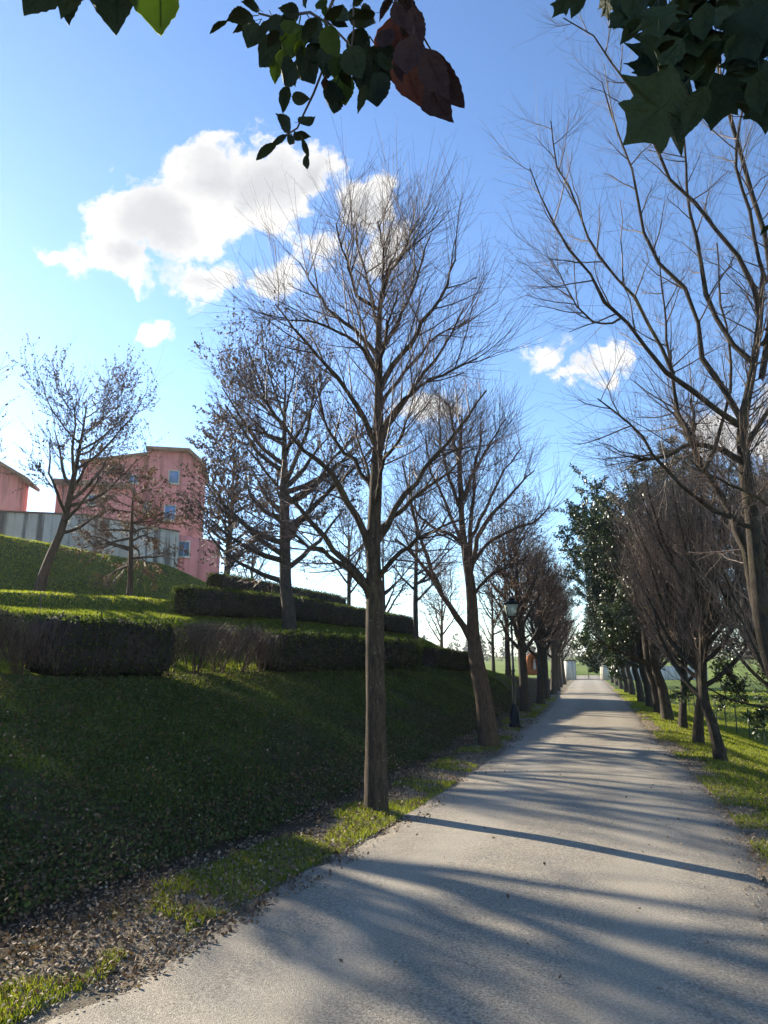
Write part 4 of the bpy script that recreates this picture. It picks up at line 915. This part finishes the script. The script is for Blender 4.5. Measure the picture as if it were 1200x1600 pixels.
raw = [(100, 95, 22, 152, 'd', 'n'), (245, 45, 160, 8, 'd', 'o'), (215, 72, 92, 95, 'd', 'o'), (225, 95, 125, 150, 'd', 'b'), (240, 110, 190, 215, 'd', 'b'), (290, 90, 215, 195, 'd', 'o'), (300, 70, 350, 160, 'd', 'b'),
       (420, 60, 325, 35, 'd', 'b'), (420, 70, 330, 110, 'd', 'o'), (440, 20, 460, -20, 'd', 'o'), (330, 140, 275, 215, 'd', 'b'), (400, 100, 370, 150, 'g', 'b'), (420, 110, 385, 260, 'g', 'b'), (340, 190, 245, 300, 'd', 'b'),
       (350, 220, 370, 290, 'g', 'b'), (330, 240, 312, 378, 'g', 'o'), (430, 180, 420, 300, 'g', 'b'), (450, 210, 430, 350, 'd', 'b'), (400, 290, 360, 385, 'd', 'b'), (440, 230, 490, 375, 'd', 'b'), (415, 290, 405, 390, 'd', 'o'),
       (500, 90, 430, 190, 'd', 'b'), (470, 90, 520, 190, 'd', 'b'), (540, 120, 600, 255, 'g', 'b'), (480, 190, 540, 290, 'd', 'b'), (560, 220, 540, 360, 'd', 'b'), (600, 240, 575, 350, 'g', 'b'), (500, 40, 545, -25, 'g', 'b'), (520, 20, 560, 80, 'g', 'b'),
       (540, 85, 620, 20, 'd', 'b'), (560, 60, 640, 120, 'd', 'b'), (580, 30, 640, 90, 'd', 'b'), (640, 60, 765, 100, 'd', 'b'), (760, 60, 650, 90, 'd', 'b'), (700, 30, 760, 105, 'd', 'b'), (660, 20, 720, -20, 'd', 'b'),
       (620, 270, 590, 400, 'd', 'b'), (610, 280, 655, 395, 'd', 'b'), (590, 380, 577, 507, 'd', 'b'), (620, 330, 628, 470, 'g', 'b'), (690, 130, 640, 260, 'd', 'b'), (680, 130, 740, 230, 'd', 'b'), (650, 210, 700, 350, 'd', 'b'), (720, 220, 690, 370, 'd', 'b'),
       (740, 210, 800, 320, 'd', 'b'), (700, 340, 745, 440, 'd', 'o'), (720, 380, 680, 508, 'd', 'b'), (775, 325, 770, 475, 'd', 'b'), (760, 200, 860, 360, 'd', 'b'), (700, 250, 720, 420, 'd', 'b'), (770, 250, 850, 300, 'd', 'b'),
       (375, 385, 350, 510, 'd', 'o'), (390, 430, 470, 440, 'd', 'b'), (535, 345, 540, 405, 'p', 'o'), (380, 590, 315, 505, 'd', 'o'), (418, 545, 495, 520, 'd', 'b'), (395, 600, 475, 612, 'd', 'b'), (370, 600, 400, 640, 'd', 'n'), (365, 605, 295, 650, 'd', 'n'), (320, 640, 228, 716, 'd', 'n'), (437, 620, 465, 700, 'd', 'n'), (455, 690, 458, 755, 'd', 'n'),
       (840, -20, 780, 100, 'p', 'b'), (870, -40, 965, 120, 'p', 'b'), (850, 10, 900, 130, 'p', 'b'), (845, 70, 838, 310, 'r', 'o'), (880, 80, 970, 220, 'p', 'b'), (890, 90, 932, 140, 'g', 'b'), (930, 160, 900, 330, 'p', 'b'), (880, 210, 968, 478, 'r', 'o'), (900, 200, 840, 330, 'p', 'b'),
       (1010, 225, 1158, 482, 'p', 'n'), (985, 220, 1090, 440, 'p', 'o'), (960, 300, 1110, 546, 'p', 'o'), (975, 215, 1065, 425, 'p', 'o'), (860, 240, 880, 370, 'p', 'b'), (800, 200, 830, 330, 'd', 'b'), (830, 130, 790, 210, 'p', 'b'), (930, 30, 975, 200, 'p', 'b'), (1065, 420, 1105, 462, 'p', 'n')]
mk = {'d': 'fg_dark', 'g': 'fg_green', 'r': 'fg_red', 'p': 'fg_purple'}
lv = [(*c5(a, b), *c5(c, d), mk[e], s) for a, b, c, d, e, s in [(*q[:5], 'o' if q[4] in 'pr' and q[5] == 'b' else q[5]) for q in raw]]
S5 = lambda l: [c5(*q) for q in l]
spray('hanging_branch', 'hanging spray of small dark green and red-brown leaves at the top centre of the sky', 1.35,
      [(.005, S5([(700, -420), (640, -220), (590, -60), (540, 90), (460, 50), (420, 60), (330, 80), (240, 60)])), (.0035, S5([(540, 90), (560, 180), (530, 300), (480, 430), (430, 530), (400, 590), (330, 620), (240, 705)])),
       (.004, S5([(700, -420), (720, -200), (665, -20), (665, 120), (650, 240), (620, 300)])), (.005, S5([(700, -420), (820, -200), (850, 0), (900, 120), (960, 240), (1000, 330)])), (.003, S5([(540, 90), (600, 150), (690, 250), (740, 330)])), (.0025, S5([(400, 590), (430, 620), (455, 690)]))], lv, 301)
spray('hanging_branch', 'three broad leaves hanging in from the top left corner of the sky', 1.05,
      [(.004, [(150, -260), (120, -120), (105, -60)]), (.003, [(150, -260), (190, -140), (180, -60)]), (.003, [(150, -260), (240, -140), (250, -70)])],
      [(105, -60, 38, 24, 'fg_dark', 'b'), (110, -60, 108, 40, 'fg_dark', 'b'), (130, -50, 95, 30, 'fg_dark', 'b'), (150, -60, 150, 10, 'fg_dark', 'b'), (180, -70, 181, 55, 'fg_dark', 'b'), (250, -75, 251, 55, 'fg_green', 'o')], 303)
def c6(x, y): return 820 + x / 3.158, y / 3.158
raw6 = [(290, -110, 150, 60), (330, -90, 228, 92), (380, -120, 400, 88), (560, -160, 520, 100), (600, 0, 450, 140), (640, 30, 470, 222), (760, 60, 660, 300), (700, -60, 760, 220), (840, 120, 617, 405), (900, -80, 880, 200), (960, 60, 900, 330),
        (900, 300, 640, 430), (900, 310, 552, 652), (960, 300, 790, 676), (1000, 260, 930, 585), (1100, 60, 1010, 330), (1080, -60, 1120, 240), (1180, 60, 1130, 330), (1060, 240, 1090, 545), (1150, 240, 1165, 572), (1230, 260, 1197, 600), (820, -100, 720, 160),
        (1000, -140, 950, 120), (1220, -60, 1240, 200), (700, -160, 640, 60), (860, 180, 780, 400), (1120, 160, 1030, 420), (1250, 150, 1230, 480), (500, -150, 470, 20), (980, 120, 850, 470), (760, 180, 650, 370), (1240, 1080, 1160, 1165)]
_r = random.Random(4); fill6 = []
for _ in range(34):
    a, b = _r.uniform(640, 1260), _r.uniform(-140, 300); b = min(b, 60 + (a - 640) * .6)
    t_ = _r.uniform(1.2, 2.7); l_ = _r.uniform(150, 260); fill6.append((a, b, a + l_ * math.cos(t_), b + l_ * math.sin(t_)))
spray('hanging_branch', 'dense dark mass of large lobed leaves hanging in the top right corner', .95,
      [(.006, [c6(1400, -500), c6(1150, -250), c6(900, 60), c6(860, 260)]), (.005, [c6(1400, -500), c6(1300, 0), c6(1150, 200), c6(1050, 330)]), (.004, [c6(1150, -250), c6(800, -200), c6(500, -160), c6(330, -100)]), (.003, [c6(1300, 0), c6(1330, 600), c6(1240, 1080)])],
      [(*c6(c + (a - c) * .66, d + (b - d) * .66), *c6(c, d), 'fg_lobed', 'lo'[i_ % 2]) for i_, (a, b, c, d) in enumerate(raw6 + fill6)], 305)

# ------------------------------------------------------------------ ground cover: grass, ivy, fallen leaves, stones
def in_view(x, y, z, mar=800):
    f = y * CP + (z - CAM_H) * SP; u = (z - CAM_H) * CP - y * SP
    px = 600 + FPX * x / np.maximum(f, .1); py = 800 - FPX * u / np.maximum(f, .1)
    return (f > .3) & (px > -mar) & (px < 1200 + mar) & (py < 1600 + mar)
def cover():
    rs = RS(77)
    def scatter(n, ya, yb, side, qa, qb, pw=2.0):
        y = ya * (yb / ya) ** (rs.rand(n) ** (1 / pw) if False else rs.rand(n))
        q = qa + (qb - qa) * rs.rand(n); x = XL(y) - q / .95 if side < 0 else XR(y) + q / .95
        z = terrain(x, y); k = in_view(x, y, z); return x[k], y[k], z[k], q[k]
    g = Acc()
    def blades(x, y, z, hgt, wid, rn=None):
        n = len(x); a = rs.rand(n) * 2 * PI; lean = rs.randn(n, 2) * .45 * hgt[:, None]; w = wid / 2
        V = np.stack([np.column_stack([x - np.cos(a) * w, y - np.sin(a) * w, z - .01]), np.column_stack([x + np.cos(a) * w, y + np.sin(a) * w, z - .01]), np.column_stack([x + lean[:, 0], y + lean[:, 1], z + hgt])], 1).reshape(-1, 3)
        g.add(V, np.arange(3 * n).reshape(-1, 3), np.repeat(rs.rand(n) if rn is None else rn, 3))
    # left verge tufts
    x, y, z, q = scatter(70000, 3.2, 45, -1, 0, .75); k = (vnoise(x, y, .9, 21) + .5 * vnoise(x, y, .22, 22) > .06 - .3 * sst(9, 4.5, y)); x, y, z = x[k], y[k], z[k]; blades(x, y, z, .02 + .04 * rs.rand(len(x)), .004 + .0005 * y)
    # the bank and terraces
    x, y, z, q = scatter(200000, 4.5, 45, -1, 1.6, 9.5); k = (vnoise(x, y, 1.3, 23) + sst(2, 5.5, q) * .9 > -.1); x, y, z = x[k], y[k], z[k]; blades(x, y, z, .03 + .05 * rs.rand(len(x)), .005 + .0006 * y, rs.rand(len(x)) ** 2 * .55)
    x, y, z, q = scatter(320000, 9, 60, -1, 4.6, 24); blades(x, y, z, .03 + .04 * rs.rand(len(x)), .010 + .0009 * y)
    # right verge
    x, y, z, q = scatter(220000, 5, 60, 1, 0, 5.5); k = (vnoise(x, y, .6, 25) + sst(0, .7, q) * .7 > .12); x, y, z = x[k], y[k], z[k]; blades(x, y, z, .025 + .045 * rs.rand(len(x)), .005 + .0006 * y)
    x, y, z, q = scatter(90000, 12, 80, 1, 5, 22); blades(x, y, z, .05 + .06 * rs.rand(len(x)), .012 + .0011 * y)
    g.obj('grass', M['grass'], smooth=False, kind='stuff', label='short green grass on the verges, bank and terraces', cat='grass')
    iv = Acc(); x, y, z, q = scatter(330000, 3.6, 34, -1, 1.0, 6.4); k = (vnoise(x, y, 1.1, 31) + .6 * vnoise(x, y, .35, 32) + .3 * rs.randn(len(x)) > -.3) & ((XC(y) - x) < .2); x, y, z = x[k], y[k], z[k]
    P = np.column_stack([x, y, z + .01 + .06 * rs.rand(len(x))]); leaves(iv, rs, P, (.018, .042), .8, -.1, .25, flat=.5); iv.obj('ground_cover', M['ivy'], smooth=False, kind='stuff', label='low dark leafy ground cover on the shaded bank', cat='ground cover')
    lt = Acc()
    x, y, z, q = scatter(34000, 3.2, 30, -1, -.3, 1.7); k = vnoise(x, y, .5, 41) > -.32 + .25 * (q < .1); P1 = np.column_stack([x, y, z + .012 + .02 * rs.rand(len(x))])[k]
    x, y, z, q = scatter(9000, 3.4, 24, -1, 1.0, 6.2); P2 = np.column_stack([x, y, z + .02 + .05 * rs.rand(len(x))])
    x, y, z, q = scatter(9000, 5, 30, 1, -.1, 1.5); P3 = np.column_stack([x, y, z + .015 + .02 * rs.rand(len(x))])
    gv = Acc()
    for sd in (-1, 1):
        x, y, z, q = scatter(2200 if sd < 0 else 4000, 3, 22, sd, -.25, .35); n = len(x); s_ = (.004 + .010 * rs.rand(n) ** 2)[:, None]; z = np.maximum(z, .012) + .012 * (q < 0)
        O = np.array([(1, 0, 0), (0, 1, 0), (-1, 0, 0), (0, -1, 0), (0, 0, .8)]); c_ = np.column_stack([x, y, z])
        V = (c_[:, None] + O[None] * (s_[:, :, None] * (.7 + .6 * rs.rand(n, 5, 1)))).reshape(-1, 3); F = (np.arange(n)[:, None, None] * 5 + np.array([(0, 1, 4), (1, 2, 4), (2, 3, 4), (3, 0, 4)])[None]).reshape(-1, 3)
        gv.add(V, F, np.repeat(rs.rand(n), 5))
    ng = NB('gravel_stone'); ng.color(ng.ramp(ng.attr('rnd'), [(0, (.08, .065, .045)), (.7, (.21, .175, .125)), (1, (.42, .37, .29))])).set(Roughness=.85)
    gv.obj('gravel', ng.m, smooth=False, kind='stuff', label='loose pale gravel along both edges of the drive', cat='gravel')
    n = 300; y = 4 + 14 * rs.rand(n); P4 = np.column_stack([XL(y) + (XR(y) - XL(y)) * rs.beta(.5, .5, n), y, np.full(n, .045)])
    P = np.concatenate([P1, P2, P3, P4]); leaves(lt, rs, P, (.018, .042), .7, -.05, .35, flat=.9)
    lt.obj('fallen_leaves', M['litter'], smooth=False, kind='stuff', label='dry brown fallen leaves along the road edges and bank', cat='fallen leaves')
cover()
def stakes():
    for px, y0, y1, Y, lab in ((57, 925, 893, 20.0, 'thin pale stake on the terrace under the leaning left tree'), (62, 960, 930, 15.8, 'thin pale stake on the sunlit terrace edge, leftmost of the lower ones'), (178, 935, 905, 19.5, 'thin pale stake standing left of the rusty-leaved tree')):
        p = at(px, y0, Y); t = at(px + 2, y1 - 4, Y); z = TZ(p[0], p[1]); a = Acc(); tubes(a, [np.zeros(3) - (0, 0, .1), np.array([t[0] - p[0], 0, max(t[2] - z, .3)])], [.013, .010], 6)
        o = a.obj('garden_stake', M['twig_grey']); o.location = (float(p[0]), float(p[1]), z); props(o, lab, 'stake')
stakes()

def haze():
    m = bpy.data.materials.new('haze_air'); m.use_nodes = True; nt = m.node_tree; nt.nodes.clear()
    o = nt.nodes.new('ShaderNodeOutputMaterial'); v = nt.nodes.new('ShaderNodeVolumePrincipled'); v.inputs['Color'].default_value = (.93, .95, 1, 1)
    v.inputs['Density'].default_value = HAZE; v.inputs['Anisotropy'].default_value = .6; nt.links.new(v.outputs[0], o.inputs['Volume'])
    a = Acc(); box(a, -4200, 4200, -60, 4400, -8, 46); a.obj('haze', m, smooth=False, kind='stuff', label='thin pale haze filling the air', cat='haze')
HAZE = 0.0003
haze()
